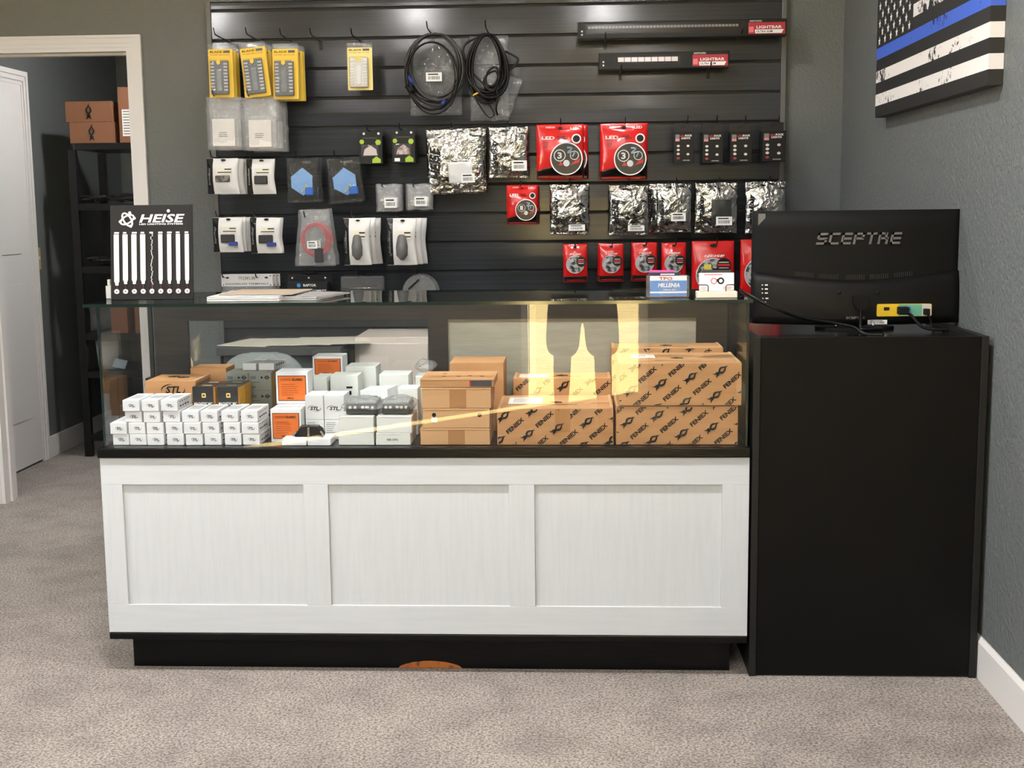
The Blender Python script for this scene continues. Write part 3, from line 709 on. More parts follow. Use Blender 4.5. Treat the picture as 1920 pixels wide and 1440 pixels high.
def red_pouch(w, h, label, cat, group, loc, rot, seed=0, num='3'):
    t = thing('red_pouch', label, cat, loc, group, rot)
    d, amp = .026, .0012
    obj('pouch', pillow(w, h, d, seed, amp, 26, 32, .4), M_RED, t, True)
    obj('black_corner', over(w, h, -w*.495, w*.495, -h*.985, -h*.66, d, seed, amp, .0006, 26, 22, shape=lambda x, z: (z+h*.80) < (x/w+.30)*h*.22), mat('gloss_black_film', (24, 20, 18), .2), t, True)
    y = -d*.93-.0045; cx, cz, r = w*.13, -h*.63, w*.335
    dk = obj('window', prism(new(), circ(cx, cz, r, 40), y, y+.008), mat('black_window_print', (30, 27, 26), .25), t)
    obj('ring', ring(new(), cx, cz, r*.95, r*1.02, y-.0006, y+.004, 40), K_WHITE, dk)
    b = new(); ring(b, cx-r*.42, cz+r*.2, r*.32, r*.37, y-.001, y, 24); ring(b, cx+r*.5, cz+r*.2, r*.24, r*.28, y-.001, y, 20)
    add_text(b, num, cx-r*.42, y-.0006, cz+r*.2, r*.28, r*.40, 0, .03)
    prism(b, circ(cx+r*.0, cz-r*.28, r*.2, 20), y-.0008, y); obj('icons', b, mat('pale_grey_print', (206, 206, 206), .35), dk)
    b = new(); prism(b, [(cx-r*.5, cz-r*.42), (cx-r*.22, cz-r*.42), (cx-r*.36, cz-r*.16)], y-.0008, y); prism(b, [(cx+r*.25, cz-r*.4), (cx+r*.8, cz-r*.25), (cx+r*.86, cz+r*.0), (cx+r*.55, cz-r*.12)], y-.0008, y); obj('icons', b, K_RED, dk)
    b = new(); tube(b, spline([(cx+r*.05, y-.0005, cz+r*.68), (cx+r*.35, y-.001, cz+r*.62), (cx+r*.1, y-.001, cz+r*.36), (cx+r*.5, y-.001, cz+r*.42), (cx+r*.38, y-.0005, cz+r*.12)], 6), r*.055, 6); obj('strip_picture', b, mat('strip_print_blue_grey', (140, 156, 176), .3), dk)
    text('LED', t, -w*.25, -d*.72-.003, -h*.25, w*.27, h*.06, K_WHITE, .03)
    text('STRIP', t, w*.02, -d*.8-.003, -h*.235, w*.18, h*.028, K_BLACK, .02); text('LIGHTS', t, w*.06, -d*.8-.003, -h*.268, w*.2, h*.028, K_BLACK, .02)
    text('LED', t, w*.30, -d*.45-.002, -h*.075, w*.17, h*.045, K_WHITE, .02)
    text('HEISE', t, -w*.20, -d*.5-.002, -h*.06, w*.2, h*.026, K_WHITE, .01, .2)
    bd = obj('badge', ring(new(), w*.34, -h*.27, w*.075, w*.10, -d*.75-.004, -d*.6, 20), K_WHITE, t); b = new(); prism(b, circ(w*.34, -h*.27, w*.07, 18), -d*.75-.0035, -d*.6); obj('badge_center', b, K_BLACK, bd)
    bars(b := new(), -w*.36, -h*.32, 5, h*.026, w*.2, h*.008, -d*.74-.002, seed); obj('print', b, mat('dark_red_print', (120, 14, 16), .4), t)
    b = new(); prism(b, circ(0, -h*.075, w*.05, 12, 1, .6), -d*.5-.0015, -d*.3); obj('hang_hole', b, K_BLACK, t)
    return t
def small_red(w, h, label, cat, group, loc, rot, seed=0, big=False):
    t = thing('red_pouch', label, cat, loc, group, rot)
    d, amp = .02, .0022
    obj('pouch', pillow(w, h, d, seed, amp, 22, 28, .4), M_RED, t, True)
    if not big: obj('bottom_seal', over(w, h, -w*.49, w*.49, -h*.985, -h*.84, d, seed, amp, .0006, 20, 8), mat('gloss_black_crinkle', (30, 27, 27), .12, bump=(70, .8)), t, True)
    r = w*(.36 if not big else .40); cx, cz = w*.0, -h*(.53 if not big else .6)
    obj('window', over(w, h, cx-r, cx+r, cz-r, cz+r, d, seed, amp, .0008, 22, 22, shape=lambda x, z: (x-cx)**2+(z-cz)**2 < r*r), mat('clear_window_grey', (176, 176, 174), .18, bump=(60, .5), var=(48, (60, 60, 60), .42, .56)), t, True)
    y = -d*.9-.004
    obj('window_rim', ring(new(), cx, cz, r*.97, r*1.03, y+.001, y+.005, 36), mat('rim_print', (208, 206, 204), .3), t)
    bd = obj('badge', prism(new(), circ(w*.25, -h*(.45 if not big else .42), w*(.21 if not big else .17), 28), y-.001, y+.004), mat('badge_black', (22, 18, 20), .3), t)
    b = new(); bz = -h*(.45 if not big else .42)
    for k in (-.05, .05): box(b, w*.13, w*.36, y-.0016, y-.001, bz+k*h-h*.006, bz+k*h+h*.006)
    obj('print', b, K_WHITE, bd); obj('print', bx(w*.10, w*.39, y-.0016, y-.001, bz-.02*h, bz+.02*h), K_RED, bd)
    text('HEISE', t, w*.02, -d*.75-.003, -h*.26, w*.5, h*.04, K_WHITE, .02, .25)
    if big:
        obj('strip', bx(cx-r*.55, cx-r*.12, y-.0004, y+.003, cz+r*.35, cz+r*.66), mat('yellow_led_strip', (222, 206, 84), .4), t)
        obj('connector', bx(cx-r*.05, cx+r*.6, y-.0004, y+.003, cz+r*.15, cz+r*.42, .001), K_BLACK, t)
    b = new(); prism(b, circ(0, -h*.075, w*.08, 12, 1, .5), -d*.55-.0015, -d*.3); obj('hang_hole', b, K_BLACK, t)
    return t
def rock_box(w, h, label, cat, group, loc, rot, seed=0):
    t = thing('carton_with_hang_tab', label, cat, loc, group, rot)
    kb = mat('satin_black_carton', (14, 14, 15), .42, 0, .25)
    obj('box', bx(-w*.46, w*.5, -.018, .018, -h, -h*.22, .0012), kb, t)
    b = new(); box(b, -w*.46, w*.46, .014, .0155, -h*.23, 0, .0004); tb = obj('hang_tab', b, mat('dark_grey_tab', (26, 26, 27), .4, 0, .3), t)
    b = new(); prism(b, circ(0, -h*.09, w*.14, 12, 1, .5), .0132, .0142); obj('hang_hole', b, K_BLACK, tb)
    y = -.0184
    text('LED', t, -w*.06, y, -h*.33, w*.22, h*.05, K_RED, .02); text('ROCK', t, w*.24, y, -h*.32, w*.34, h*.05, K_WHITE, .03, .15); text('LIGHTS', t, w*.11, y, -h*.385, w*.44, h*.05, K_WHITE, .03, .15)
    obj('badge', bx(-w*.40, -w*.2, y, y+.0006, -h*.46, -h*.29), mat('grey_badge', (110, 110, 108), .4), t); obj('badge', bx(-w*.40, -w*.2, y-.0004, y+.0006, -h*.46, -h*.40), mat('rose_badge', (206, 130, 140), .4), t)
    b = new()
    for x, z in ((-.26, .58), (-.26, .68), (-.26, .78), (.22, .58), (.22, .79)): prism(b, circ(w*x, -h*z, w*.075, 14, 1, .75), y, y+.0005)
    obj('light_pictures', b, mat('pale_dots', (214, 210, 208), .3), t)
    b = new(); prism(b, circ(-w*.26, -h*.89, w*.08, 14, 1, .7), y, y+.0005); obj('light_pictures', b, mat('red_dots', (150, 40, 50), .4), t)
    text('SWITCHTEC', t, w*.14, y, -h*.945, w*.34, h*.025, K_WHITE, .01)
    return t
def green_blister(w, h, label, cat, group, loc, rot, seed=0, red=False):
    t = thing('blister_box', label, cat, loc, group, rot)
    obj('box', bx(-w*.46, w*.5, -.03, .012, -h, -h*.16, .0012), mat('matt_black_carton', (16, 16, 16), .5, 0, .3), t)
    b = new(); box(b, -w*.46, w*.46, .008, .0095, -h*.17, 0, .0004); obj('hang_tab', b, K_BLACK, t)
    y = -.0305
    b = new()
    for s in (-.3, .3): prism(b, circ(w*s, -h*.07, w*.05, 12), .0066, .0078)
    obj('tab_holes', b, K_WHITE, t)
    b = new(); prism(b, circ(-w*.33, -h*.33, w*.10, 6), y, y+.0006); prism(b, circ(w*.33, -h*.35, w*.12, 6), y, y+.0006); obj('green_badge', b, M_GREEN, t)
    b = new(); prism(b, [(w*.08, -h*.97), (w*.42, -h*.97), (w*.42, -h*.86), (w*.25, -h*.77), (w*.08, -h*.86)], y, y+.0006); obj('green_label', b, M_GREEN, t)
    b = new(); box(b, -w*.36, w*.34, y-.004, y+.002, -h*.78, -h*.42, .003); obj('blister', b, M_FILMC, t)
    b = new(); prism(b, [(-w*.28, -h*.74), (w*.28, -h*.74), (w*.25, -h*.56), (w*.02, -h*.44), (-w*.22, -h*.56)], y-.0024, y); obj('contents', b, mat('ivory_plastic', (216, 204, 196), .3) if not red else mat('red_grey_contents', (150, 96, 92), .3, var=(60, (206, 200, 196), .4, .6)), t)
    if red: obj('white_label', bx(-w*.36, -w*.14, y-.0004, y, -h*.95, -h*.85), K_WHITE, t)
    text('OVERSTEERING', t, -.0*w, y, -h*.22, w*.6, h*.02, K_GREY, .0)
    return t
def pouch(w, h, label, cat, group, loc, rot, seed=0, item='dark', waist=.06):
    t = thing('white_pouch', label, cat, loc, group, rot)
    d, amp = .022, .002
    tp = lambda v: 1-waist*math.sin(PI*v)**2
    obj('pouch', pillow(w, h, d, seed, amp, 22, 26, .35, .001, tp), M_POUCH, t, True)
    obj('black_edge', over(w, h, -w*.5, -w*.29, -h*.995, -h*.005, d, seed, amp, .0006, 8, 26, taper=tp), M_POUCHK, t, True)
    y = -d*.95-.0035
    text('installbay', t, -w*.40, -d*.4-.004, -h*.5, h*.5, w*.09, K_GREY, .02, .2, (0, -PI/2, 0))
    if item == 'long':
        b = new(); tube(b, [(w*.02, y, -h*.36), (w*.02, y-.003, -h*.42), (w*.02, y-.006, -h*.6), (w*.02, y-.005, -h*.78), (w*.02, y+.002, -h*.87)], [w*.10, w*.15, w*.20, w*.19, w*.08], 14); obj('contents', b, mat('grey_bagged_part', (104, 104, 104), .22, bump=(60, .6)), t, True)
    else:
        b = new(); box(b, -w*.20, w*.26, y-.007, y+.006, -h*(.72 if item != 'pale' else .66), -h*.48, .004); obj('contents', b, mat('dark_part', (34, 34, 36), .35) if item != 'pale' else mat('rosy_grey_part', (126, 118, 116), .3, var=(70, (60, 56, 56), .42, .58)), t)
        if item == 'blue':
            obj('blue_plug', bx(w*.06, w*.36, y-.009, y+.004, -h*.80, -h*.69, .003), K_BLUE if False else mat('deep_blue_plug', (34, 58, 140), .35), t)
    obj('label', bx(-w*.16, w*.32, y-.0012, y+.004, -h*.44, -h*.26), mat('cream_label', (232, 226, 208), .45), t)
    b = new(); box(b, w*.10, w*.31, y-.0018, y-.0012, -h*.325, -h*.295); box(b, -w*.12, w*.31, y-.0018, y-.0012, -h*.405, -h*.38); obj('print', b, K_BLACK, t)
    b = new(); prism(b, circ(w*.04, -h*.05, w*.07, 12, 1, .5), -d*.5-.0025, -.002); obj('hang_hole', b, K_BLACK, t)
    return t
def blue_bag(w, h, label, cat, group, loc, rot, seed=0):
    t = thing('parts_bag', label, cat, loc, group, rot)
    obj('backing', bx(-w*.44, w*.44, .001, .003, -h*.93, -h*.02), K_BLACK, t)
    y = -.006; r = w*.36
    b = new(); prism(b, [(-w*.36, -h*.42), (0, -h*.22), (w*.30, -h*.40), (w*.30, -h*.70), (0, -h*.84), (-w*.36, -h*.66)], y, y+.004); obj('hexagon_card', b, M_SKYB, t)
    obj('blue_cap', bx(w*.08, w*.34, y-.012, y+.002, -h*.84, -h*.66, .005), M_BLUEP, t)
    b = new(); tube(b, spline([(-w*.05, y-.004, -h*.76), (w*.05, y-.005, -h*.7), (w*.1, y-.005, -h*.6), (w*.2, y-.005, -h*.76)], 6), .0022, 6); obj('wires', b, mat('yellow_wire', (206, 206, 120), .4), t)
    text('HEX', t, w*.15, -.004, -h*.1, w*.26, h*.05, K_GREY, .02)
    obj('bag', pillow(w, h, .016, seed, .003, 18, 24, .3, .003), glassy('clear_film_thin', (.95, .95, .95), .07, .008, (22, 1.0)), t, True)
    return t
def tiny_bag(w, h, label, cat, group, loc, rot, seed=0):
    t = thing('parts_bag', label, cat, loc, group, rot)
    b = new(); rd = random.Random(seed)
    for k in range(7):
        x, z = rd.uniform(-.34, .2)*w, -rd.uniform(.45, .86)*h; box(b, x, x+w*.16, -.006, .004, z-h*.09, z, .001)
    o = obj('contents', b, mat('ivory_small_parts', (206, 200, 188), .4), t); o['kind'] = 'stuff'
    obj('bag', pillow(w, h, .014, seed, .004, 14, 16, .7, .004), M_FILMH, t, True)
    barcode(t, w*.1, -.017, -h*.68, w*.5, h*.36)
    return t
def wire_bag(w, h, label, cat, group, loc, rot, seed=0):
    t = thing('parts_bag', label, cat, loc, group, rot)
    b = new(); r = w*.32
    for k in range(4): tube(b, [((r+.004*k-.008)*math.cos(a)-.0*w+.002*k, -.004-.003*(k % 2), -h*.53+(r*1.05+.003*k)*math.sin(a)) for a in [2*PI*i/28 for i in range(28)]], .0025, 6, True)
    obj('red_wire', b, M_REDW, t)
    obj('fuse_holder', bx(w*.0, w*.2, -.018, -.002, -h*.93, -h*.68, .003), mat('dark_grey_holder', (52, 52, 54), .3), t)
    obj('bag', pillow(w, h, .018, seed, .004, 18, 26, .4, .004, lambda v: .72+.28*v), M_FILMH, t, True)
    barcode(t, -w*.04, -.022, -h*.62, w*.24, h*.13)
    return t
YH = 5.32
YG = 'yellow fuse block packs on the top left hooks'
hang(blister_card, (391, 82, 438, 184), YH, 3, .055, 'yellow carded fuse block pack', 'on the far left top hook', 'blister pack', YG, hk=(430, 80, .03), seed=1)
hang(blister_card, (449, 79, 498, 183), YH, 4, .045, 'yellow carded fuse block pack', 'on the second top hook from the left', 'blister pack', YG, hk=(487, 79, .03), tilt=-.10, seed=2)
hang(blister_card, (511, 81, 560, 187), YH+.02, 4, .04, 'yellow carded fuse block pack', 'on the third top hook from the left', 'blister pack', YG, hk=(548, 80, .04), seed=3)
hook(602, 80, YH-.02, 'hanging empty between the yellow packs')
hang(blister_card, (651, 80, 699, 170), 5.36, 1, 0, 'pale yellow clamshell with a white fuse block', 'alone on its own hook', 'blister pack', None, hk=(676, 80, .06), seed=4, pale=True)
CB_ = 'bagged white cards under the yellow packs'
hang(card_bag, (388, 181, 452, 281), YH, 4, .032, 'white card box in a clear bag', 'under the far left yellow packs', 'bagged part', CB_, dx=.006, hk=(428, 191), seed=5)
hang(card_bag, (456, 183, 520, 283), YH, 5, .032, 'white card box in a clear bag', 'right of the other bagged cards', 'bagged part', CB_, dx=.004, hk=(490, 191), seed=6)
hang(green_blister, (673, 246, 719, 308), 5.42, 2, .05, 'black and lime box, ivory contents', 'below the pale clamshell', 'blister pack', 'black and lime boxes', hk=(697, 249, .03), seed=7)
hang(green_blister, (735, 244, 780, 306), 5.42, 2, .05, 'black and lime box, reddish contents', 'left of the big silver bag', 'blister pack', 'black and lime boxes', hk=(757, 247, .03), seed=8, red=True)
SB = 'silver foil bags on the slatwall'
hang(foil_bag, (799, 241, 905, 363), 5.42, 2, .04, 'largest silver foil bag', 'under the grey cable coil', 'foil bag', SB, hk=(852, 246), seed=9, word='HEISE', lab=(.22, -.77, .24, .14), blob=(-.12, .3, -.84, -.52, 'white'), tilt=-.03, dx=.01)
hang(foil_bag, (917, 238, 991, 334), 5.42, 2, .04, 'silver foil bag with a price label', 'beside the big red pouches', 'foil bag', SB, hk=(955, 243), seed=10, lab=(.27, -.76, .38, .20))
RPG = 'large red light strip pouches'
hang(red_pouch, (1006, 233, 1095, 336), 5.40, 2, .05, 'large red light strip pouch', 'left of its twin', 'red pouch', RPG, dx=.012, hk=(1052, 240), seed=11)
hang(red_pouch, (1125, 231, 1214, 338), 5.40, 2, .05, 'large red light strip pouch', 'beside the rock lights boxes', 'red pouch', RPG, hk=(1170, 238), seed=12)
for i, (bb, wh) in enumerate((((1262, 231, 1300, 305), 'nearest the red pouches'), ((1315, 231, 1355, 306), 'second from the red pouches'), ((1367, 231, 1409, 305), 'third from the red pouches'), ((1427, 229, 1472, 303), 'at the slatwall edge'))):
    hang(rock_box, bb, 5.36, 2 if i else 1, .05, 'small black rock lights box', wh, 'carton', 'rock lights boxes', hk=(bb[0]+20, 236, .03), seed=20+i, jit=.002)
PG = 'white and black pouches on the left of the slatwall'
hang(pouch, (389, 297, 448, 364), 5.34, 3, .046, 'white pouch with rosy part', 'under the bagged white cards', 'pouch', PG, hk=(421, 300), seed=30, item='pale', dx=.012)
hang(pouch, (463, 298, 517, 364), 5.36, 1, .03, 'small white pouch with a dark part', 'left of the blue hexagon bags', 'pouch', PG, hk=(488, 300), seed=31, waist=.1)
hang(pouch, (400, 408, 456, 473), 5.34, 3, .046, 'white pouch with blue plug', 'above the white header card', 'pouch', PG, hk=(431, 408), seed=32, item='blue', dx=.006)
hang(pouch, (470, 408, 528, 475), 5.34, 2, .046, 'white pouch with blue plug', 'left of the red wire bag', 'pouch', PG, hk=(499, 408), seed=33, item='blue', waist=.09)
hang(pouch, (645, 409, 696, 497), 5.33, 3, .068, 'tall white pouch, grey part', 'right of the red wire bag', 'pouch', PG, hk=(676, 409), seed=34, item='long', waist=.12, dx=.012)
hang(pouch, (726, 409, 782, 497), 5.33, 3, .068, 'tall white pouch, grey part', 'under the tiny labelled bags', 'pouch', PG, hk=(756, 409), seed=35, item='long', waist=.12, dx=.012)
hang(blue_bag, (538, 296, 598, 380), 5.38, 2, .03, 'bag with pale blue hexagon card', 'left of the other blue bag', 'parts bag', 'bags with blue hexagon cards', hk=(571, 299), seed=40, dx=.012)
hang(blue_bag, (612, 296, 676, 380), 5.38, 2, .03, 'bag with pale blue hexagon card', 'tilted below the lime boxes', 'parts bag', 'bags with blue hexagon cards', hk=(641, 299), seed=41, tilt=-.10, dx=-.008)
hang(tiny_bag, (705, 346, 752, 397), 5.40, 3, .025, 'tiny crumpled bag with barcode label', 'right of the blue bags', 'parts bag', 'tiny labelled bags', hk=(726, 353), seed=42, jit=.006)
hang(tiny_bag, (761, 345, 809, 393), 5.40, 3, .025, 'tiny crumpled bag with barcode label', 'beside the big silver bag', 'parts bag', 'tiny labelled bags', hk=(783, 353), seed=43, jit=.006)
hang(wire_bag, (551, 393, 629, 499), 5.36, 2, .04, 'clear bag with a coil of red wire', 'between the white pouches', 'parts bag', 'red wire bags', hk=(588, 409), seed=44, dx=.008)
hang(red_pouch, (950, 347, 1008, 421), 5.40, 2, .05, 'medium red light strip pouch', 'alone left of the row of silver bags', 'red pouch', None, hk=(979, 352), seed=45, num='1')
for i, (bb, wd, lb, wh, bl, n) in enumerate((
    ((1031, 345, 1105, 440), 'installbay', (.18, -.86, .42, .12), 'right of the medium red pouch', None, 1),
    ((1142, 347, 1216, 441), 'HEISE', (.18, -.86, .42, .11), 'under the right large red pouch', None, 1),
    ((1231, 344, 1296, 436), 'installbay', (.12, -.68, .42, .17), 'third from the medium red pouch', None, 2),
    ((1303, 342, 1382, 437), 'installbay', (.18, -.76, .38, .17), 'fourth of its row', (-.12, .36, -.82, -.34, 'dark'), 1),
    ((1397, 340, 1473, 438), 'installbay', None, 'half hidden behind the monitor corner', None, 1))):
    hang(foil_bag, bb, 5.42, n, .04, 'silver foil zip bag', wh, 'foil bag', SB, hk=((bb[0]+bb[2])/2, bb[1]+4), seed=50+i, word=wd, lab=lb, blob=bl, dx=-.03)
RG = 'small red pouches in the bottom row'
for i, (bb, wh) in enumerate((((1056, 458, 1101, 529), 'first from the left at bottom'), ((1123, 457, 1169, 528), 'second from the left at bottom'), ((1185, 455, 1232, 527), 'third from the left at bottom'), ((1240, 455, 1286, 528), 'fourth from the left at bottom'))):
    hang(small_red, bb, 5.42, 2, .04, 'small red pouch with a round window', wh, 'red pouch', RG, hk=((bb[0]+bb[2])/2, bb[1]+4), seed=60+i)
hang(small_red, (1297, 452, 1376, 558), 5.42, 2, .04, 'wide red pouch, yellow strip inside', 'behind the business card stand', 'red pouch', None, hk=(1338, 458), seed=66, big=True)
hang(small_red, (1388, 449, 1464, 556), 5.42, 1, .04, 'wide red pouch', 'mostly hidden behind the monitor', 'red pouch', None, hk=(1430, 456), seed=67, big=True)

# ---- cable coils in bags
def loops(n, cx, cz, rx, rz, r, seed, spread, y0=-.01, y1=-.05, sag=0):
    rd = random.Random(seed); b = new(); pts = []
    for k in range(n):
        ox, oz = rd.uniform(-1, 1)*spread, rd.uniform(-1, 1)*spread; ax, az = rx*rd.uniform(.82, 1), rz*rd.uniform(.84, 1); ph = rd.uniform(0, .5)
        y = y0+(y1-y0)*k/n
        for i in range(26):
            a = PI/2+2*PI*i/26
            top = .5*(1+math.sin(a))
            pts.append((cx+ox*(1-top*.6)+ax*math.cos(a)*(1-sag*top*.4), y-.006*math.sin(a*3+ph), cz+oz*(1-top)+az*math.sin(a)+(rz-az)*top))
    tube(b, pts, r, 7); return b
def P2(px, py, Y, o): p = P(px, py, Y); return p.x-o.x, p.z-o.z
o = P(815, 68, 5.40)
t = thing('cable_coil', 'round coil of grey cable with blue ends over a clear bag', 'cable coil', o)
k = 2394.26/5.40
obj('cable', loops(9, -.0, -.136, .118, .142, .0045, 3, .014), M_CABLEG, t, True)
obj('thin_cable', loops(4, -.012, -.17, .115, .14, .0028, 5, .012, -.05, -.07), M_CABLE, t, True)
b = new()
for (x, z), (x2, z2) in (((-.105, -.165), (-.085, -.20)), ((.045, -.265), (.03, -.285))): tube(b, [(x, -.064, z), ((x+x2)/2, -.07, (z+z2)/2), (x2, -.064, z2)], [.006, .009, .006], 8)
obj('connector', b, mat('navy_plug', (34, 48, 120), .4), t, True)
b = new(); tube(b, [(-.115, -.066, -.205), (-.098, -.07, -.222), (-.08, -.066, -.232)], [.008, .010, .008], 8); obj('connector', b, M_CABLE, t, True)
bag = obj('bag', pillow(.215, .31, .014, 71, .005, 20, 26, .5, .003), M_FILM, t, True, (.0, .012, -.01))
barcode(t, -.005, -.012, -.165, .066, .036)
hook(812, 68, 5.30, 'holding the grey cable coil')
o = P(916, 66, 5.40)
t = thing('cable_coil', 'tangled coil of black cable hanging over a clear bag', 'cable coil', o)
obj('cable', loops(10, -.005, -.13, .092, .13, .0055, 8, .022, sag=.9), M_CABLE, t, True)
b = new(); tube(b, spline([(-.02, -.03, -.005), (-.09, -.03, -.035), (-.103, -.032, -.075), (-.08, -.03, -.13), (-.03, -.04, -.19), (.015, -.045, -.21), (.04, -.045, -.185), (.03, -.05, -.15), (-.01, -.05, -.17), (.0, -.05, -.22), (.035, -.045, -.23), (.03, -.04, -.3), (.035, -.03, -.325)], 8), .0045, 7)
tube(b, spline([(.07, -.03, -.07), (.11, -.03, -.09), (.122, -.03, -.105), (.105, -.03, -.13), (.08, -.03, -.15)], 8), .0045, 7)
tube(b, spline([(.0, -.05, -.15), (.03, -.055, -.135), (.045, -.05, -.17), (.02, -.05, -.23), (-.02, -.05, -.2), (.0, -.05, -.15)], 8), .0045, 7)
obj('loose_loops', b, M_CABLE, t, True)
b = new(); tube(b, spline([(-.055, -.02, -.26), (-.03, -.022, -.30), (.0, -.022, -.335), (.02, -.022, -.32), (.0, -.022, -.28), (-.03, -.022, -.24)], 8), .003, 6); obj('thin_cable', b, M_CABLE, t, True)
b = new(); tube(b, [(-.065, -.035, -.245), (-.045, -.037, -.235), (-.03, -.035, -.24)], .004, 6); obj('twist_tie', b, K_YEL, t, True)
obj('bag', pillow(.16, .345, .02, 72, .006, 20, 28, .5, .004), M_FILM, t, True, (.0, .012, .0))
obj('bag', pillow(.07, .16, .012, 74, .006, 12, 16, .5, .004), M_FILM, t, True, (.105, .012, -.17)).rotation_euler = (0, .35, 0)
hook(917, 66, 5.30, 'holding the tangled black cable')

# ---- boxed light bars resting on hooks
def lightbar(pa, pb, hpx, label, Y, red_w, strip):
    A = P(*pa, Y); B = P(*pb, Y); Lx = B.x-A.x; h = hpx*Y/2394.26
    t = thing('light_bar_box', label, 'light bar box', (A.x, Y, A.z), 'boxed light bars on the slatwall')
    obj('box', bx(0, Lx, -.025, .025, 0, h, .002), mat('satin_black_box', (18, 18, 18), .4, 0, .25), t)
    y = -.0256
    sw = Lx-red_w-.02
    wx0, wx1 = (.035, sw-.01) if strip == 'long' else (.07, sw-.03)
    win = obj('window', bx(wx0, wx1, y, y+.001, h*.30 if strip == 'long' else h*.38, h*.84 if strip == 'long' else h*.76), mat('window_grey_brown', (34, 32, 31), .2, 0, .3), t)
    b = new(); n = 44 if strip == 'long' else 9; z = h*.66 if strip == 'long' else h*.57
    for i in range(n):
        a = wx0+.008+(wx1-wx0-.016)*i/n; c = wx0+.008+(wx1-wx0-.016)*(i+1)/n-.0025; box(b, a, c, y-.001, y, z-h*(.07 if strip == 'long' else .13), z+h*(.07 if strip == 'long' else .13))
    obj('lamp_row', b, mat('lamp_row_grey', (126, 122, 120), .15) if strip == 'long' else mat('lamp_row_pale', (216, 206, 204), .2), win)
    rl = obj('red_label', bx(Lx-red_w, Lx-.006, y, y+.001, h*.12, h*.80), mat('crimson_label', (158, 26, 42), .4), t)
    text('LIGHTBAR', rl, Lx-red_w*.46, y-.0006, h*.52, red_w*.66, h*.17, K_WHITE, .02)
    b = new(); prism(b, [(Lx-red_w+.028, h*.16), (Lx-.02, h*.16), (Lx-.012, h*.38), (Lx-red_w+.026, h*.38)], y-.0005, y); wl = obj('white_label', b, K_WHITE, t)
    text('ULTRA SLIM', wl, Lx-red_w*.58, y-.0009, h*.27, red_w*.42, h*.12, K_BLACK, .02)
    obj('badge', bx(Lx-red_w+.002, Lx-red_w+.021, y-.0006, y, h*.22, h*.55), mat('rose_label', (214, 110, 120), .4), rl)
    text('SWITCHTEC', t, Lx-red_w+.030, y, h*.88, .05, h*.10, K_WHITE, .01)
    b = new(); 
    for zz in (.45, .25): prism(b, circ(.018, h*zz, .004, 10), y, y+.0006)
    obj('dots', b, mat('pale_dots', (214, 210, 208), .3), t)
    return t
lightbar((1083, 75), (1473, 62), 30, 'longer black light bar box with a red end label', 5.44, .155, 'long')
lightbar((1123, 132), (1366, 123), 30, 'shorter black light bar box below the long one', 5.44, .15, 'short')
def arm(px, py, Y1, where):
    p = P(px, py, YS)
    t = thing('slatwall_hook', 'black flat hook ' + where, 'display hook', (p.x, YS, p.z), 'black hooks on the slatwall')
    obj('back_plate', bx(-.007, .007, -.003, .0006, -.034, .012, .0008), M_METALB, t)
    obj('rod', tube(new(), [(0, -.003, -.0), (0, YS*0-(YS-Y1), -.0), (0, -(YS-Y1)-.012, .02)], .003, 8), M_METALB, t)
for px, y0, wh in ((1134, 76, 'under the left end of the long light bar'), (1384, 67, 'under the right end of the long light bar'), (1163, 134, 'under the left end of the short light bar'), (1327, 130, 'under the right end of the short light bar')):
    arm(px, y0+2, 5.40, wh)

# ---- bottom row on the slatwall, behind the counter
cx, z, w_, h_ = R(416, 514, 512, 575, 5.40)
proto = None
for i in range(3):
    if proto is None:
        t = thing('header_bag', 'white header card over a clear bag frontmost behind the counter', 'header card bag', (cx, 5.40, z), 'white header card bags')
        hc = obj('header_card', bx(-w_/2, w_/2, -.002, .002, -.052, 0, .0004), mat('silver_white_card', (204, 202, 200), .35), t)
        text('PREMIUM', hc, 0, -.0024, -.017, w_*.32, .015, mat('gold_grey_print', (140, 134, 112), .4), .01)
        text('SOLDERLESS TERMINALS', hc, 0, -.0024, -.041, w_*.84, .007, K_BLACK, .01)
        b = new()
        for x in (-.46, .46):
            for zz in (-.008, -.046): prism(b, circ(x*w_, zz, .0025, 10), -.0026, -.002)
        for x in (-.38, .38): prism(b, circ(x*w_, -.015, .008, 10, 1, .5), -.0026, -.002)
        obj('holes', b, K_BLACK, hc)
        obj('bag', pillow(w_*.98, h_-.05, .012, 80, .004, 22, 12, .6, .002), M_FILMH, t, True, (0, 0, -.05)); proto = t
    else: copy_tree(proto, None, (cx+.009*i, 5.40+.03*i, z-.001*i), None, 'white header card bag hanging %s in line behind the counter' % ORD[i])
hook(436, 519, 5.36, 'at the left end of the white header card'); hook(497, 519, 5.36, 'at the right end of the white header card')
cx, z, w_, h_ = R(541, 515, 627, 585, 5.42)
t = thing('parts_box', 'black box with white letters and a blue hexagon logo', 'carton', (cx, 5.42, z))
obj('box', bx(-w_/2, w_/2*.74, -.02, .02, -h_, -.03, .0012), mat('black_gloss_box', (20, 20, 21), .3), t); obj('hang_tab', bx(-w_/2, w_/2*.9, .012, .014, -.04, 0, .0004), M_POUCHK, t)
text('RAPTOR', t, -.002, -.0206, -.044, .055, .011, K_WHITE, .03); text('COMPLETE', t, w_*.2, -.0206, -.068, .06, .010, K_WHITE, .02)
b = new(); prism(b, circ(-w_*.25, -.044, .009, 6), -.0206, -.02); obj('logo', b, mat('logo_blue', (40, 130, 200), .4), t); 
b = new()
for x in (-.42, -.06, .30): prism(b, circ(w_*x, -.014, .004, 12), .0105, .012)
obj('tab_holes', b, K_WHITE, t)
hook(585, 514, 5.38, 'holding the black box with the blue logo')
cx, z, w_, h_ = R(641, 517, 722, 580, 5.42)
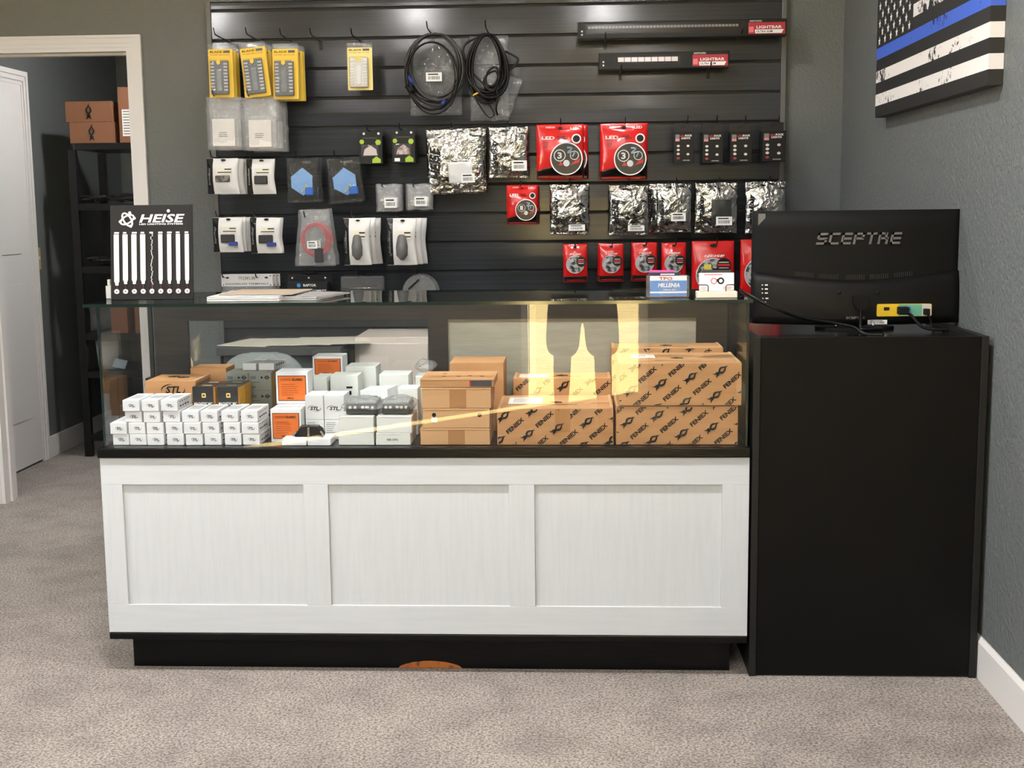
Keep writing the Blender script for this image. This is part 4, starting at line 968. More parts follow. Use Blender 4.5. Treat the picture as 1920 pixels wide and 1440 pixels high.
t = thing('clamshell_pack', 'clear clamshell with a black part and a yellow tag', 'blister pack', (cx, 5.42, z))
b = new(); box(b, -w_/2, w_/2, -.03, .004, -h_, -.0, .008); obj('clamshell', b, M_FILMC, t)
obj('tray', bx(-w_*.42, w_*.42, -.014, .002, -h_*.95, -h_*.42, .004), mat('black_tray', (30, 30, 30), .3), t); obj('rim', tube(new(), [(-w_*.46, -.012, -h_*.36), (w_*.46, -.012, -h_*.36)], .004, 8), M_STEEL, t)
obj('yellow_tag', bx(-w_*.12, w_*.16, -.0165, -.0142, -h_*.56, -h_*.47), mat('mustard_tag', (196, 176, 70), .4), t)
hook(680, 516, 5.37, 'holding the clear clamshell')
cx, z, w_, h_ = R(755, 515, 818, 578, 5.42)
t = thing('round_pack', 'round grey disc pack behind the counter right of the clamshell', 'blister pack', (cx, 5.42, z))
b = new(); prism(b, circ(0, -w_/2, w_/2, 40), -.006, .004); dk = obj('disc', b, mat('grey_disc', (96, 97, 98), .2), t)
obj('cover', prism(new(), circ(.01, -w_/2, w_/2*1.08, 40), -.012, -.0065), M_FILMC, t)
b = new(); tube(b, [(-.045, -.013, -.06), (.0, -.013, -.02)], .004, 6); obj('black_bar', b, K_BLACK, dk)
hook(787, 514, 5.38, 'holding the round disc pack')

# ------------------------------------------------------------------ inside the glass case
def carton(nm, label, px0, px1, py0, Y, D, z0, m, group=None, z1=None, yaw=0, cat='box', X=None, lid=True):
    """box whose front face spans px0..px1 and whose top front edge is at py0; stands on z0"""
    cx, zt, w_, _ = R(px0, py0, px1, py0+20, Y)
    if z1 is not None: zt = z1
    t = thing(nm, label, cat, (cx, Y, z0), group, (0, 0, yaw)); h = zt-z0
    bd = obj('carton', bx(-w_/2, w_/2, 0, D, .0003, h, .0012), m, t)
    t['w'] = w_; t['h'] = h
    return t, w_, h
def stl_ellipse(bm, cx, cz, w, h, y):
    for a0 in (95, -85):
        pts = []
        for i in range(11):
            a = math.radians(a0+100*i/10); pts.append((cx+math.cos(a)*w*.5, y, cz+math.sin(a)*h*.5))
        tube(bm, pts, [h*.012+h*.032*math.sin(PI*i/10) for i in range(11)], 5)
def stl_logo(t, cx, y, cz, w, h, m, name='logo'):
    b = new(); add_text(b, 'STL', cx, y, cz, w*.66, h*.62, 0, .03, .25); stl_ellipse(b, cx, cz, w, h, y); return obj(name, b, m, t)
D0 = DECK+.0006; SG = 'small white boxes piled at the left of the case'
Y0 = 3.495; SH = .0325
STLROWS = [[(211, 241), (242.5, 274), (275, 307), (311, 345), (347, 380), (381, 416), (420.6, 452), (454.5, 487)],
           [(206.5, 238), (240.6, 273), (273.5, 308), (310, 343), (344, 377), (378, 413), (419, 450.5), (452.6, 485.5)],
           [(235, 268), (269, 303), (305.5, 340), (341, 375), (376, 410.5), (415, 448.5), (451, 486)],
           [(230, 266), (266.5, 301), (302, 337)]]
rown = ['bottom row', 'second row up', 'third row up', 'top row']
proto = None; b0 = None
for r_, row in enumerate(STLROWS):
    z = D0+SH*r_; rd = random.Random(r_)
    for i, (a, c) in enumerate(row):
        lb = f'small white box, {ORD[i]} from the left in the {rown[r_]} of its pile'
        yy = Y0+rd.uniform(0, .006)+(.004 if r_ == 2 else 0)
        if proto is None:
            t, w_, h_ = carton('small_box', lb, a, c, 800, yy, .13, z, M_WBOX, SG, z1=z+SH-.0004); proto = t; w0 = w_
            stl_logo(t, .002, -.0004, h_*.5, w_*.42, h_*.34, K_BLACK)
            b = new(); rr_ = random.Random(4)
            for k in range(5): box(b, w_/2, w_/2+.0004, .02+.02*k, .028+.02*k, h_*.72, h_*.8)
            for k in range(4): box(b, w_/2, w_/2+.0004, .02+.022*k, .034+.022*k, h_*.3, h_*.3+h_*rr_.uniform(.1, .2))
            obj('side_print', b, K_BLACK, t)
            obj('top_label', bx(-w_*.32, w_*.32, .035, .1, h_, h_+.0003), mat('pale_grey_label', (206, 208, 208), .4), t)
        else:
            cx, _, w_, _ = R(a, 800, c, 820, yy); t = copy_tree(proto, None, (cx, yy, z), (0, 0, rd.uniform(-.012, .012)), lb); t.scale = (min(1.04, (w_-.0012)/w0), 1, 1)
# brown logo cartons behind them, and the darker one further back
zc = P(320, 714, 3.66).z; hm = (zc-D0)/2
for k, (lb) in enumerate(('brown carton with black logo, lower of two behind the small white boxes', 'brown carton with black logo on top of its twin at the left')):
    t, w_, h_ = carton('brown_carton', lb, 272, 367, 714, 3.66, .15, D0+hm*k, M_KRAFT, 'brown logo cartons', z1=D0+hm*(k+1)-.0005)
    stl_logo(t, .008, -.0006, h_-.026, w_*.46, .034, K_BLACK); o = stl_logo(t, 0, 0, 0, w_*.42, .04, K_BLACK); o.rotation_euler = (-PI/2, 0, 0); o.location = (0, .085, h_+.0007)
    obj('flap', bx(w_/2-.010, w_/2+.001, .002, .148, h_*.9, h_+.0012, .001), M_KRAFT2, t)
t, w_, h_ = carton('brown_carton', 'plain brown carton at the back beside the left opening', 357, 424, 690, 3.81, .1, D0, M_KRAFT)
# magnetic microphone boxes: two columns, two deep, two high
mz = P(405, 725, 3.62).z; mh_ = (mz-D0)/2; proto = None
for lv in range(2):
    for dp in range(2):
        for c_ in range(2):
            a, e_ = ((360.5, 403.5), (405.5, 450.5))[c_]
            lb = 'black and gold box, %s column, %s, %s layer' % (('left', 'right')[c_], ('front', 'behind the front one')[dp], ('lower', 'upper')[lv])
            cx, _, w_, _ = R(a, 730, e_, 750, 3.62)
            if proto is None:
                t, w_, h_ = carton('microphone_box', lb, a, e_, 725, 3.62, .066, D0, mat('charcoal_carton', (38, 38, 40), .3), 'black and gold microphone boxes', z1=D0+mh_-.0004); proto = t
                for s in (-1, 1): obj('gold_side', bx(s*w_/2-.0004, s*w_/2+.0004, .001, .065, .001, h_-.001), M_GOLD, t)
                obj('gold_edge', bx(w_/2-.005, w_/2, -.0004, 0, 0.001, h_-.001), mat('bronze_edge', (150, 96, 40), .4), t)
                text('MAGNETIC MIC', t, -.002, -.0006, h_*.33, w_*.8, h_*.12, K_WHITE, .02)
                text('microphone', t, -.002, -.0006, h_*.12, w_*.3, h_*.06, K_GREY, .0)
                b = new(); prism(b, rr(0, h_*.66, .012, .013, .002), -.0006, 0); lg = obj('logo', b, mat('pale_gold', (240, 206, 120), .4), t); obj('mark', bx(-.003, .003, -.001, -.0006, h_*.63, h_*.69), K_BLACK, lg)
                obj('top_label', bx(-.012, .016, .026, .036, h_, h_+.0004), mat('straw_label', (232, 214, 164), .4), t)
            else: copy_tree(proto, None, (cx, 3.62+.068*dp, D0+mh_*lv), None, lb)
# silver grey boxes with gold sides
vz = P(470, 698, 3.775).z; vh = (vz-D0)/3; proto = None
for lv in range(3):
    for c_ in range(2):
        a, e_ = ((424.5, 466.5), (468, 509))[c_]
        lb = 'silver grey box with gold side, %s column, %s of three' % (('left', 'right')[c_], ('bottom', 'middle', 'top')[lv])
        cx, _, w_, _ = R(a, 730, e_, 750, 3.775)
        if proto is None:
            t, w_, h_ = carton('camera_box', lb, a, e_, 698, 3.775, .1, D0, M_SILV, 'silver grey boxes with gold sides', z1=D0+vh-.0004); proto = t
            obj('gold_side', bx(w_/2-.0004, w_/2+.0005, .001, .099, .001, h_-.001), mat('ochre_side', (186, 150, 52), .4), t)
            b = new(); prism(b, circ(w_*.08, h_*.72, .0034, 14), -.0005, 0); obj('dot', b, K_BLACK, t)
            b = new(); ring(b, w_*.31, h_*.72, .0035, .006, -.0005, 0, 16); box(b, w_*.31-.009, w_*.31+.009, -.0004, 0, h_*.72-.001, h_*.72+.001); obj('icon', b, K_BLACK, t)
            bars(b := new(), -w_*.42, h_*.8, 1, .01, w_*.34, h_*.16, 0, 3); bars(b, -w_*.42, h_*.5, 1, .01, w_*.6, h_*.05, 0, 4); bars(b, -w_*.38, h_*.25, 1, .01, w_*.2, h_*.1, 0, 5); obj('print', b, K_GREY, t)
            obj('top_label', bx(-.014, .012, .03, .045, h_, h_+.0004), mat('straw_label', (232, 214, 164), .4), t)
        else: copy_tree(proto, None, (cx, 3.775, D0+vh*lv), None, lb)
vt = D0+vh*3+.0005
for i, (a, c, lb) in enumerate(((452, 478, 'flat white box lying across the left silver grey stack'), (482, 512, 'flat white box lying on the right silver grey stack'))):
    cx, _, w_, _ = R(a, 685, c, 690, 3.80); t = thing('small_box', lb, 'box', (cx, 3.815, vt), 'flat white boxes on the silver stacks', (0, 0, -.12))
    obj('carton', bx(-w_/2, w_/2, 0, .105, .0003, .022, .001), M_WBOX, t); obj('top_label', bx(-w_*.35, w_*.35, .02, .08, .022, .0224), mat('pale_grey_label', (206, 208, 208), .4), t)
    b = new()
    for k in range(4): box(b, w_/2, w_/2+.0004, .02+.02*k, .03+.02*k, .012, .016)
    obj('side_print', b, K_BLACK, t)
# orange labelled white boxes
def guard(lb, a, c, py, Y, D, z0, z1=None, lw=.88):
    t, w_, h_ = carton('orange_label_box', lb, a, c, py, Y, D, z0, M_WBOX, 'white boxes with orange labels', z1)
    fr = obj('label_border', bx(-w_*.44, w_*.44*lw/.88, -.0006, 0, h_*.10, h_*.88), K_BLACK, t); ol = obj('orange_label', bx(-w_*.42, w_*.42*lw/.88, -.001, -.0006, h_*.12, h_*.86), M_ORANGE, t)
    text('CHARGE', ol, -w_*.19, -.0013, h_*.76, w_*.34, h_*.08, mat('rust_print', (150, 66, 18), .5), .02); text('GUARD', ol, w_*.17, -.0013, h_*.76, w_*.34, h_*.08, K_BLACK, .03)
    bars(b := new(), -w_*.32, h_*.62, 6, h_*.066, w_*.6, h_*.014, -.0012, 3); obj('print', b, mat('rust_print', (150, 66, 18), .5), ol)
    text('PRO', ol, -w_*.05, -.0013, h_*.18, w_*.2, h_*.05, K_BLACK, .03)
    return t, z0+h_
t, zt_ = guard('lower white box with a large orange label, behind the black connector block', 507, 564, 767, 3.545, .15, D0)
guard('white box with an orange label on top of the other at the case centre', 517, 577, 697, 3.635, .08, zt_+.0005)
zb = P(610, 706, 3.82).z
t, w_, h_ = carton('white_carton', 'white carton hidden under the rear orange label box', 586, 642, 706, 3.825, .085, D0, M_GBOX)
guard('white box with an orange label, rearmost, against the left opening', 586, 642, 668, 3.825, .085, D0+h_+.0005)
# white logo boxes
z1 = P(590, 787, 3.585).z; z2 = P(590, 741, 3.585).z
for c_, (a, e_) in enumerate(((572, 606), (607.5, 645))):
    for lv in range(2):
        t, w_, h_ = carton('white_logo_box', 'white box with black logo letters, %s column, %s of two' % (('left', 'right')[c_], ('lower', 'upper')[lv]), a, e_, 741, 3.585, .09, (D0, z1+.0003)[lv], M_WBOX, 'white logo boxes', (z1, z2)[lv])
        if lv: stl_logo(t, 0, -.0005, h_*.46, w_*.7, h_*.24, K_BLACK)
        else: bars(b := new(), -w_*.42, h_*.86, 7, h_*.1, w_*.5, h_*.025, 0, c_+5); obj('print', b, K_GREY, t)
# flat white boxes in front and the black connector block on them
zf = None
for i, (a, e_) in enumerate(((529, 574.5), (577, 620))):
    t, w_, h_ = carton('flat_white_box', 'low white box at the front glass, %s of two' % ('left', 'right')[i], a, e_, 827.5, 3.49, .085, D0, M_WBOX, 'low white boxes at the front glass', z1=D0+.019); zf = D0+.0195
cx, _, w_, _ = R(552, 790, 604, 812, 3.52)
t = thing('connector_block', 'small black connector block lying on the low white boxes', 'connector', (cx, 3.52, zf))
b = new(); prism(b, [(-w_/2, 0), (w_/2, 0), (w_/2, .006), (w_*.42, .020), (w_*.30, .026), (-w_*.30, .026), (-w_*.38, .018), (-w_/2, .006)], 0, .04); obj('body', b, M_PLASTIC, t)
obj('latch', bx(-.003, .003, -.002, .0, .002, .027), M_STEEL, t)
for s in (-1, 1):
    obj('terminal', tube(new(), [(s*w_*.42, -.002, .016), (s*w_*.50, -.002, .010), (s*w_*.55, -.002, .003)], .003, 6), M_STEEL, t, True)
    obj('cover', bx(s*w_*.17-.012, s*w_*.17+.012, .004, .036, .026, .029, .001), M_METALB, t)
# big white boxes with bagged modules on top
zz = [D0, P(670, 812.5, 3.495).z, P(670, 780.5, 3.495).z]
for c_, (a, e_) in enumerate(((634, 700), (704, 769))):
    for lv in range(2):
        t, w_, h_ = carton('white_carton', 'wide white carton, %s pile, %s of two, under a bagged module' % (('left', 'right')[c_], ('lower', 'upper')[lv]), a+(2 if lv else 0), e_+(2.5*c_*lv), 780, 3.495, .13, zz[lv]+.0003*lv, M_GBOX, 'wide white cartons', zz[lv+1])
        if c_ and not lv: text('RSB-12PFG', t, -.002, -.0006, h_*.46, w_*.32, h_*.18, K_GREY, .01)
        obj('lid_line', bx(-w_/2-.0005, w_/2+.0005, -.0006, .13, h_*.93, h_*.97), K_WHITE, t)
for c_, (a, e_) in enumerate(((648, 706), (716, 768))):
    cx, _, w_, _ = R(a, 757, e_, 778, 3.51)
    t = thing('bagged_module', 'black lamp module wrapped in clear plastic, %s of two' % ('left', 'right')[c_], 'light module', (cx, 3.51, zz[2]+.001), 'bagged lamp modules')
    bd = obj('module', bx(-w_/2, w_/2, .004, .1, .0015, .030, .003), mat('charcoal_module', (52, 54, 56), .3), t)
    obj('top_plate', bx(-w_*.48, w_*.48, .006, .098, .030, .038, .002), mat('grey_module_top', (160, 164, 164), .3), t)
    b = new()
    for k in (-.36, -.2, .05, .2, .36): cyl(b, (w_*k, .004, .021), .0042, .003, 'y', 12)
    obj('lamps', b, K_WHITE, bd)
    pb = pillow(w_*1.3, .125, .026, 90+c_, .007, 22, 24, .6, .006, fr=34)
    o = obj('bag', pb, M_FILMH, t, True, (0, .114, .021)); o.rotation_euler = (-PI/2, 0, 0)
# taller white boxes further back
def stack(nm, lbs, a, e_, py, Y, D, m, grp, n=2, txt=None):
    zt = P((a+e_)/2, py, Y).z; h = (zt-D0)/n
    for k in range(n):
        t, w_, h_ = carton(nm, lbs[k], a, e_, py, Y, D, D0+h*k, m, grp, z1=D0+h*(k+1)-.0004)
    if txt:
        bars(b := new(), w_*.08, h_*.62, 1, .01, w_*.3, h_*.07, 0, 7); bars(b, w_*.12, h_*.46, 1, .01, w_*.2, h_*.14, 0, 8); obj('print', b, K_BLACK, t)
        ic = new(); prism(ic, rr(-w_*.22, h_*.22, w_*.28, h_*.24, .004), -.0005, 0); prism(ic, circ(-w_*.22, h_*.44, w_*.15, 20, 1, .3), -.0005, 0); obj('picture', ic, mat('pale_picture_print', (196, 200, 198), .5), t)
    return t, zt
WG = 'white cartons at the back of the case'
stack('white_carton', ('slim white carton, lower of two behind the logo boxes', 'slim white carton, upper of two behind the logo boxes'), 589, 613, 707, 3.70, .09, M_GBOX, WG)
stack('white_carton', ('white carton under the one with a small picture', 'white carton with a small picture and label on its front'), 619, 671, 704, 3.70, .09, M_GBOX, WG, txt=1)
stack('white_carton', ('greyish white carton, lower, behind the pictured carton', 'greyish white carton, upper, behind the pictured carton'), 648, 705, 687, 3.80, .1, M_GBOX, WG)
stack('white_carton', ('greyish white carton, lower, beside the bright gap', 'greyish white carton, upper, beside the bright gap'), 711, 766, 702, 3.75, .1, M_GBOX, WG)
t, z_ = stack('white_carton', ('white carton standing upright behind the bagged modules',), 690, 735, 752, 3.66, .075, M_GBOX, WG, n=1)
cx, _, w_, _ = R(668, 735, 722, 745, 3.64)
t = thing('white_carton', 'white carton tilted on top behind the left bagged module', 'box', (cx+.01, 3.645, z_+.003), WG, (0, -.07, -.16)); obj('carton', bx(-w_/2, w_/2, 0, .095, .004, .032, .001), M_WBOX, t)
t, z_ = stack('white_carton', ('white carton at the right end beside the brown stack',), 746, 783, 728, 3.66, .08, M_GBOX, WG, n=1)
cx, _, w_, _ = R(772, 690, 812, 705, 3.78)
tb = thing('white_carton', 'white carton carrying a crumpled clear bag at the back', 'box', (cx+.005, 3.77, D0), WG); hz = P(770, 706, 3.77).z-D0; obj('carton', bx(-w_*.4, w_*.42, 0, .09, .0003, hz, .001), M_GBOX, tb)
o = obj('crumpled_bag', pillow(w_*.95, .085, .02, 97, .008, 18, 18, .7, .006, fr=40), M_FILMH, None, True, (cx+.006, 3.862, D0+hz+.024)); o.rotation_euler = (-PI/2, 0, 0); tag(o, 'crumpled clear plastic bag lying on a white carton', 'plastic bag')
# brown stack
Yb = 3.495; zs_ = [D0, P(850, 803, Yb).z, P(850, 766, Yb).z, P(850, 727, Yb).z, P(855, 710, Yb).z]
BG = 'stack of four flat brown cartons'
for k, (a, e_, lb) in enumerate(((786, 917, 'flat brown carton, bottom of the stack of four'), (791, 917, 'flat brown carton, second up in the stack, with small black stamps'), (790.5, 920, 'flat brown carton, third up in the stack, taped in the middle'), (788, 926, 'flat brown carton, top of the stack, with a dark label'))):
    t, w_, h_ = carton('flat_carton', lb, a, e_, 700, Yb, .165, zs_[k]+.0004, M_KRAFT2 if k < 3 else M_KRAFT, BG, z1=zs_[k+1]-.0004)
    obj('lid_edge', bx(-w_/2-.0008, w_/2+.0008, -.0012, .166, h_-.0045, h_-.0008, .0006), M_KRAFT2, t)
    if k in (0, 2): obj('tape', bx(-w_*.10, w_*.14, -.0006, 0, .002, h_-.005), M_TAPE, t)
    if k == 3:
        lb_ = obj('dark_label', bx(w_*.17, w_*.47, -.0008, 0, h_*.12, h_*.84), mat('slate_label', (62, 62, 70), .4), t); obj('red_end', bx(w_*.17, w_*.19, -.0012, -.0008, h_*.12, h_*.84), K_RED, lb_)
        b = new()
        for x, y_ in ((-.2, .05), (0, .05), (.15, .06), (.32, .05), (-.22, .11)): box(b, w_*x-.006, w_*x+.006, y_, y_+.008, h_, h_+.0005)
        obj('top_print', b, K_BLACK, t)
    if k == 1:
        b = new()
        for x in (-.33, .35): prism(b, circ(w_*x, h_*.68, .006, 12), -.0006, 0); 
        obj('stamp', b, K_BLACK, t)
        obj('stamp', bx(-w_*.37, -w_*.28, -.0006, 0, h_*.30, h_*.55), K_WHITE, t)
t, w_, h_ = carton('brown_carton', 'tall brown carton standing behind the stack of four', 843, 944, 680, 3.715, .16, D0, M_KRAFT)
# cartons printed all over
def emblem(bm, cx, cz, s, y, ang):
    """interlaced loop with two tails"""
    ca, sa = math.cos(ang), math.sin(ang); T = lambda x, z: (cx+(x*ca-z*sa)*s, y, cz+(x*sa+z*ca)*s)
    for k in (1, -1):
        pts = [T(.55*k*math.cos(1.5*PI*u)*(.35+.65*math.sin(PI*min(1, u*1.1)))*.7, -1+2*u) for u in [i/16 for i in range(17)]]
        tube(bm, pts, [s*(.05+.10*math.sin(PI*i/16)) for i in range(17)], 5)
    tube(bm, [T(-.42, -1.15), T(-.1, -.8), T(.05, -.55)], [s*.03, s*.09, s*.06], 5); tube(bm, [T(.42, -1.1), T(.1, -.8), T(-.05, -.5)], [s*.03, s*.09, s*.06], 5)
    tube(bm, [T(.1, .7), T(.0, .98), T(.18, 1.25)], [s*.09, s*.08, s*.01], 5)
def printed(lb, a, e_, py, Y, D, z0, z1=None, seed=0, label=None, front=True):
    t, w_, h_ = carton('printed_carton', lb, a, e_, py, Y, D, z0, M_KRAFT, 'large cartons with diagonal lettering', z1)
    cl = (-w_/2+.002, w_/2-.002, .002, h_-.002)
    b = new(); ang = math.radians(41); rs = random.Random(seed); ox, oz = rs.uniform(-.04, .04), rs.uniform(-.03, .03)
    for i in range(-5, 6):
        for j in range(-3, 4):
            for kind, (ex, ez) in (('t', (0, 0)), ('e', (-.032, .026))):
                x = ox+ex+i*.082+j*.0146; z = h_*.5+oz+ez+i*.0175+j*.0687
                if abs(x) < w_*.5+.03 and -.03 < z < h_+.03:
                    tb_ = bmesh.new()
                    if kind == 't': add_text(tb_, 'FENIEX', x, -.0004, z, .060, .0122, ang, .04)
                    else: emblem(tb_, x, z, .0195, -.0003, ang-PI/2)
                    join(b, tb_, 0, cl)
    obj('print', b, K_BLACK, t)
    obj('tape', bx(w_*.0, w_*.13, -.0007, -.0002, h_*.35, h_-.001), M_TAPE, t) if label == 'tape' else None
    b = new(); emblem(b, 0, 0, .016, 0, PI/2); lo = obj('top_logo', b, K_BLACK, t, False, (.0, D*.45, h_+.0004)); lo.rotation_euler = (-PI/2, 0, 0)
    bars(b := new(), -w_*.2, 0, 1, .01, w_*.4, .003, 0, 2); tl = obj('top_print', b, K_BLACK, t, False, (0, D*.28, h_+.0002)); tl.rotation_euler = (-PI/2, 0, 0)
    for s in (-1, 1): obj('flap', bx(s*(w_/2-.006)-.004, s*(w_/2-.006)+.004, .004, D-.004, h_-.0004, h_+.0022, .0008), M_KRAFT2, t)
    return t, w_, h_
t, w_, h_ = printed('printed carton at the front, left of the two-high printed pile', 932, 1150, 766, 3.495, .25, D0, seed=1, label='tape')
sl = obj('shipping_label', bx(-w_*.42, -w_*.12, .08, .2, h_+.0005, h_+.001), K_WHITE, t); bars(b := new(), -w_*.38, 0, 4, .02, w_*.2, .004, 0, 5)
o = obj('print', b, K_GREY, sl, False, (0, .18, h_+.0012)); o.rotation_euler = (-PI/2, 0, 0)
t, w_, h_ = printed('printed carton at the back with a white label on top', 962, 1146, 709, 3.765, .13, D0, seed=2)
obj('shipping_label', bx(-w_*.44, -w_*.14, .02, .09, h_+.0005, h_+.001), K_WHITE, t)
zb1 = P(1270, 762, 3.495).z
printed('lower printed carton of the two-high pile at the right', 1155, 1384, 762, 3.495, .26, D0, z1=zb1, seed=3)
t, w_, h_ = printed('upper printed carton of the two-high pile at the right', 1160, 1391, 681, 3.49, .255, zb1+.0028, seed=4)
obj('shipping_label', bx(-w_*.38, -w_*.18, .12, .2, h_+.0005, h_+.001), K_WHITE, t); o = text('4200', t, -w_*.30, .17, h_+.0013, .03, .018, K_BLACK, .02, rot=(-PI/2, 0, 0), name='label_number')
zt_ = P(1250, 652, 3.775).z; hm = (zt_-D0)/2
for k, lb in enumerate(('lower printed carton at the back right of the case', 'upper printed carton at the back right, tallest in the case')):
    printed(lb, 1147, 1356, 652, 3.775, .135, D0+hm*k, z1=D0+hm*(k+1)-.0005, seed=5+k)

# ------------------------------------------------------------------ on the glass top
ZT = GT1+.0006
p0, p1 = P(209, 565, 3.62), P(362, 562, 3.62)
w_ = p1.x-p0.x; zt_ = P(275, 383, 3.66).z; h_ = zt_-ZT
t = thing('display_sign', 'black standing sign with white logo and nine light strips', 'display sign', ((p0.x+p1.x)/2, 3.62, ZT), rot=(0, 0, .02))
bd = obj('board', bx(-w_/2, w_/2, 0, .006, 0, h_, .0008), mat('black_foam_board', (13, 13, 14), .5, 0, .3), t); tl = math.radians(-7); bd.rotation_euler = (tl, 0, 0)
y = -.0006
text('HEISE', bd, w_*.13, y, h_*.857, w_*.55, h_*.088, K_WHITE, .022, .22); text('LED LIGHTING SYSTEMS', bd, w_*.12, y, h_*.797, w_*.53, h_*.016, K_WHITE, .02)
b = new()
prism(b, circ(w_*.21, h_*.935, .0045, 14), y-.0003, y+.0003)
lx, lz = -w_*.29, h_*.845
for a in (.5, -1.0):
    tube(b, [(lx+.021*math.cos(q)*math.cos(a)-.0105*math.sin(q)*math.sin(a), y, lz+.021*math.cos(q)*math.sin(a)+.0105*math.sin(q)*math.cos(a)) for q in [2*PI*i/28 for i in range(28)]], .0026, 5, True)
for q, s in ((.2, 1), (3.4, 1), (1.2, 1), (5.2, 1)): prism(b, circ(lx+.021*math.cos(q), lz+.021*math.sin(q), .0042, 12), y-.0012, y)
obj('logo', b, K_WHITE, bd)
for k in range(9):
    x = -w_*.425+w_*.107*k; zt2, zb2 = h_*.69, h_*(.165 if k else .15)
    bars(b := new(), x-w_*.025, h_*.715, 1, .01, w_*.06, h_*.016, y, k); obj('strip_caption', b, K_WHITE, bd)
    if k == 4:
        b = new(); rd = random.Random(2)
        for i in range(34): zq = zt2-(zt2-zb2)*i/33; xx = x+rd.uniform(-.0025, .0025); box(b, xx-.0012, xx+.0012, y-.0008, y, zq-.0014, zq+.0014)
        ls = obj('light_strip', b, K_WHITE, bd)
    else:
        b = new(); ww = w_*(.030 if k < 4 else .024); prism(b, [(x-ww, zt2), (x+ww, zt2), (x+ww, zb2+.012), (x+ww*.6, zb2+.006), (x+ww*.6, zb2), (x-ww*.6, zb2), (x-ww*.6, zb2+.006), (x-ww, zb2+.012)], y-.002, y)
        ls = obj('light_strip', b, M_LED if k < 4 else mat('led_strip_white', (240, 238, 232), .4), bd)
    tube(b := new(), [(x, y-.0006, zb2), (x+.001, y-.0012, h_*.125), (x, y-.0006, h_*.10)], .0013, 6); obj('lead', b, mat('dark_red_lead', (96, 24, 26), .4), bd, True)
    b = new(); ring(b, x, h_*.085, .002, w_*.030, y-.003, y, 16); obj('push_button', b, mat('pink_white_button', (232, 214, 210), .35), bd, True)
for s in (-.3, .3):
    b = new(); prism(b, [(.0062, .0005), (.085, .0005), (.0062+.03, h_*.75), (.0062+.02, h_*.75)], w_*s-.002, w_*s+.002, axis='x'); obj('easel_leg', b, mat('black_foam_board', (20, 20, 21), .4), t)
p = P(207, 563, 3.66)
t = thing('switch_block', 'small white plastic block beside the left edge of the sign', 'plastic part', (p.x-.004, 3.67, ZT)); obj('body', bx(-.008, .009, -.012, .012, 0, .038, .002), mat('aged_white_plastic', (188, 188, 182), .4), t); obj('tab', bx(-.004, .004, -.006, .006, .038, .056, .001), mat('aged_white_plastic', (188, 188, 182), .4), t)
# catalogues
p = P(455, 566, 3.50); MG = 'catalogues on the glass top'
rd = random.Random(5)
p0, p1 = P(388, 566, 3.52), P(523, 566, 3.52); wm = p1.x-p0.x
for k, (lb, dx, dy, rz, wd, th) in enumerate((('white edged catalogue at the bottom of the stack', 0, 0, 0, wm, .006), ('white edged catalogue in the middle of the stack', .0, .002, .006, wm, .006), ('catalogue with a brown cover on top of the stack', .022, .055, -.06, wm*1.05, .003))):
    zk = ZT+(0, .0066, .0132)[k]
    t = thing('catalogue', lb, 'catalogue', ((p0.x+p1.x)/2+dx, 3.52+dy, zk), MG, (0, 0, rz)); obj('pages', bx(-wd/2, wd/2, 0, .27-dy, .0005, th-.0005), mat('paper_edge', (226, 224, 220), .6), t)
    obj('cover', bx(-wd/2-.001, wd/2+.001, -.001, .271-dy, th-.0005, th), mat(('grey_cover', 'grey_cover', 'brown_cover')[k], ((206, 204, 200), (206, 204, 200), (178, 158, 136))[k], .3), t)
for k, (lb, zk, rz, dx) in enumerate((('grey booklet fanned out right of the catalogue stack', ZT, -.22, .115), ('upper grey booklet fanned over the other booklet', ZT+.005, -.30, .118))):
    t = thing('catalogue', lb, 'catalogue', ((p0.x+p1.x)/2+dx, 3.555+.012*k, zk), MG, (0, 0, rz)); obj('pages', bx(-.03, .09, 0, .2, .0004, .0044), mat('grey_paper_edge', (176, 174, 170), .5), t); obj('cover', bx(-.031, .091, -.001, .201, .0044, .0048), mat('silver_cover', (150, 150, 148), .25), t)
# clear plastic box with a blue card
cx, z, w_, h_ = R(1210, 507, 1294, 560, 3.54)
t = thing('card_box', 'clear plastic box with a blue and white card on the counter', 'card box', (cx, 3.54, ZT), rot=(0, 0, 0)); h_ = z-ZT; w_ *= .98
cd_ = obj('card', bx(-w_*.40, w_*.44, .010, .012, .003, h_*.80), K_WHITE, t)
obj('blue_panel', bx(-w_*.40, w_*.44, .0092, .010, h_*.05, h_*.16), K_BLUE, cd_); obj('blue_panel', bx(-w_*.40, w_*.44, .0092, .010, h_*.23, h_*.62), K_BLUE, cd_)
text('TPO', t, -w_*.04, .0088, h_*.70, w_*.3, h_*.12, K_RED, .02); text('MILLENIA', t, w_*.03, .0086, h_*.45, w_*.5, h_*.15, K_WHITE, .03, .2); text('PEDAL SET', t, w_*.05, .0086, h_*.28, w_*.28, h_*.05, K_WHITE, .01)
obj('header', bx(-w_*.44, w_*.30, .0125, .0145, h_*.62, h_*.92, .0006), K_NAVY, t); obj('hang_slot', bx(-w_*.16, w_*.16, .0119, .0125, h_*.83, h_*.87), K_WHITE, t); obj('pink_tab', bx(-w_*.42, w_*.16, .015, .017, h_*.78, h_, .0008), mat('magenta_print', (196, 74, 148), .45), t)
b = new(); box(b, -w_*.48, w_*.50, 0, .045, .0, h_*.80, .004); obj('clear_box', b, M_FILMC, t)
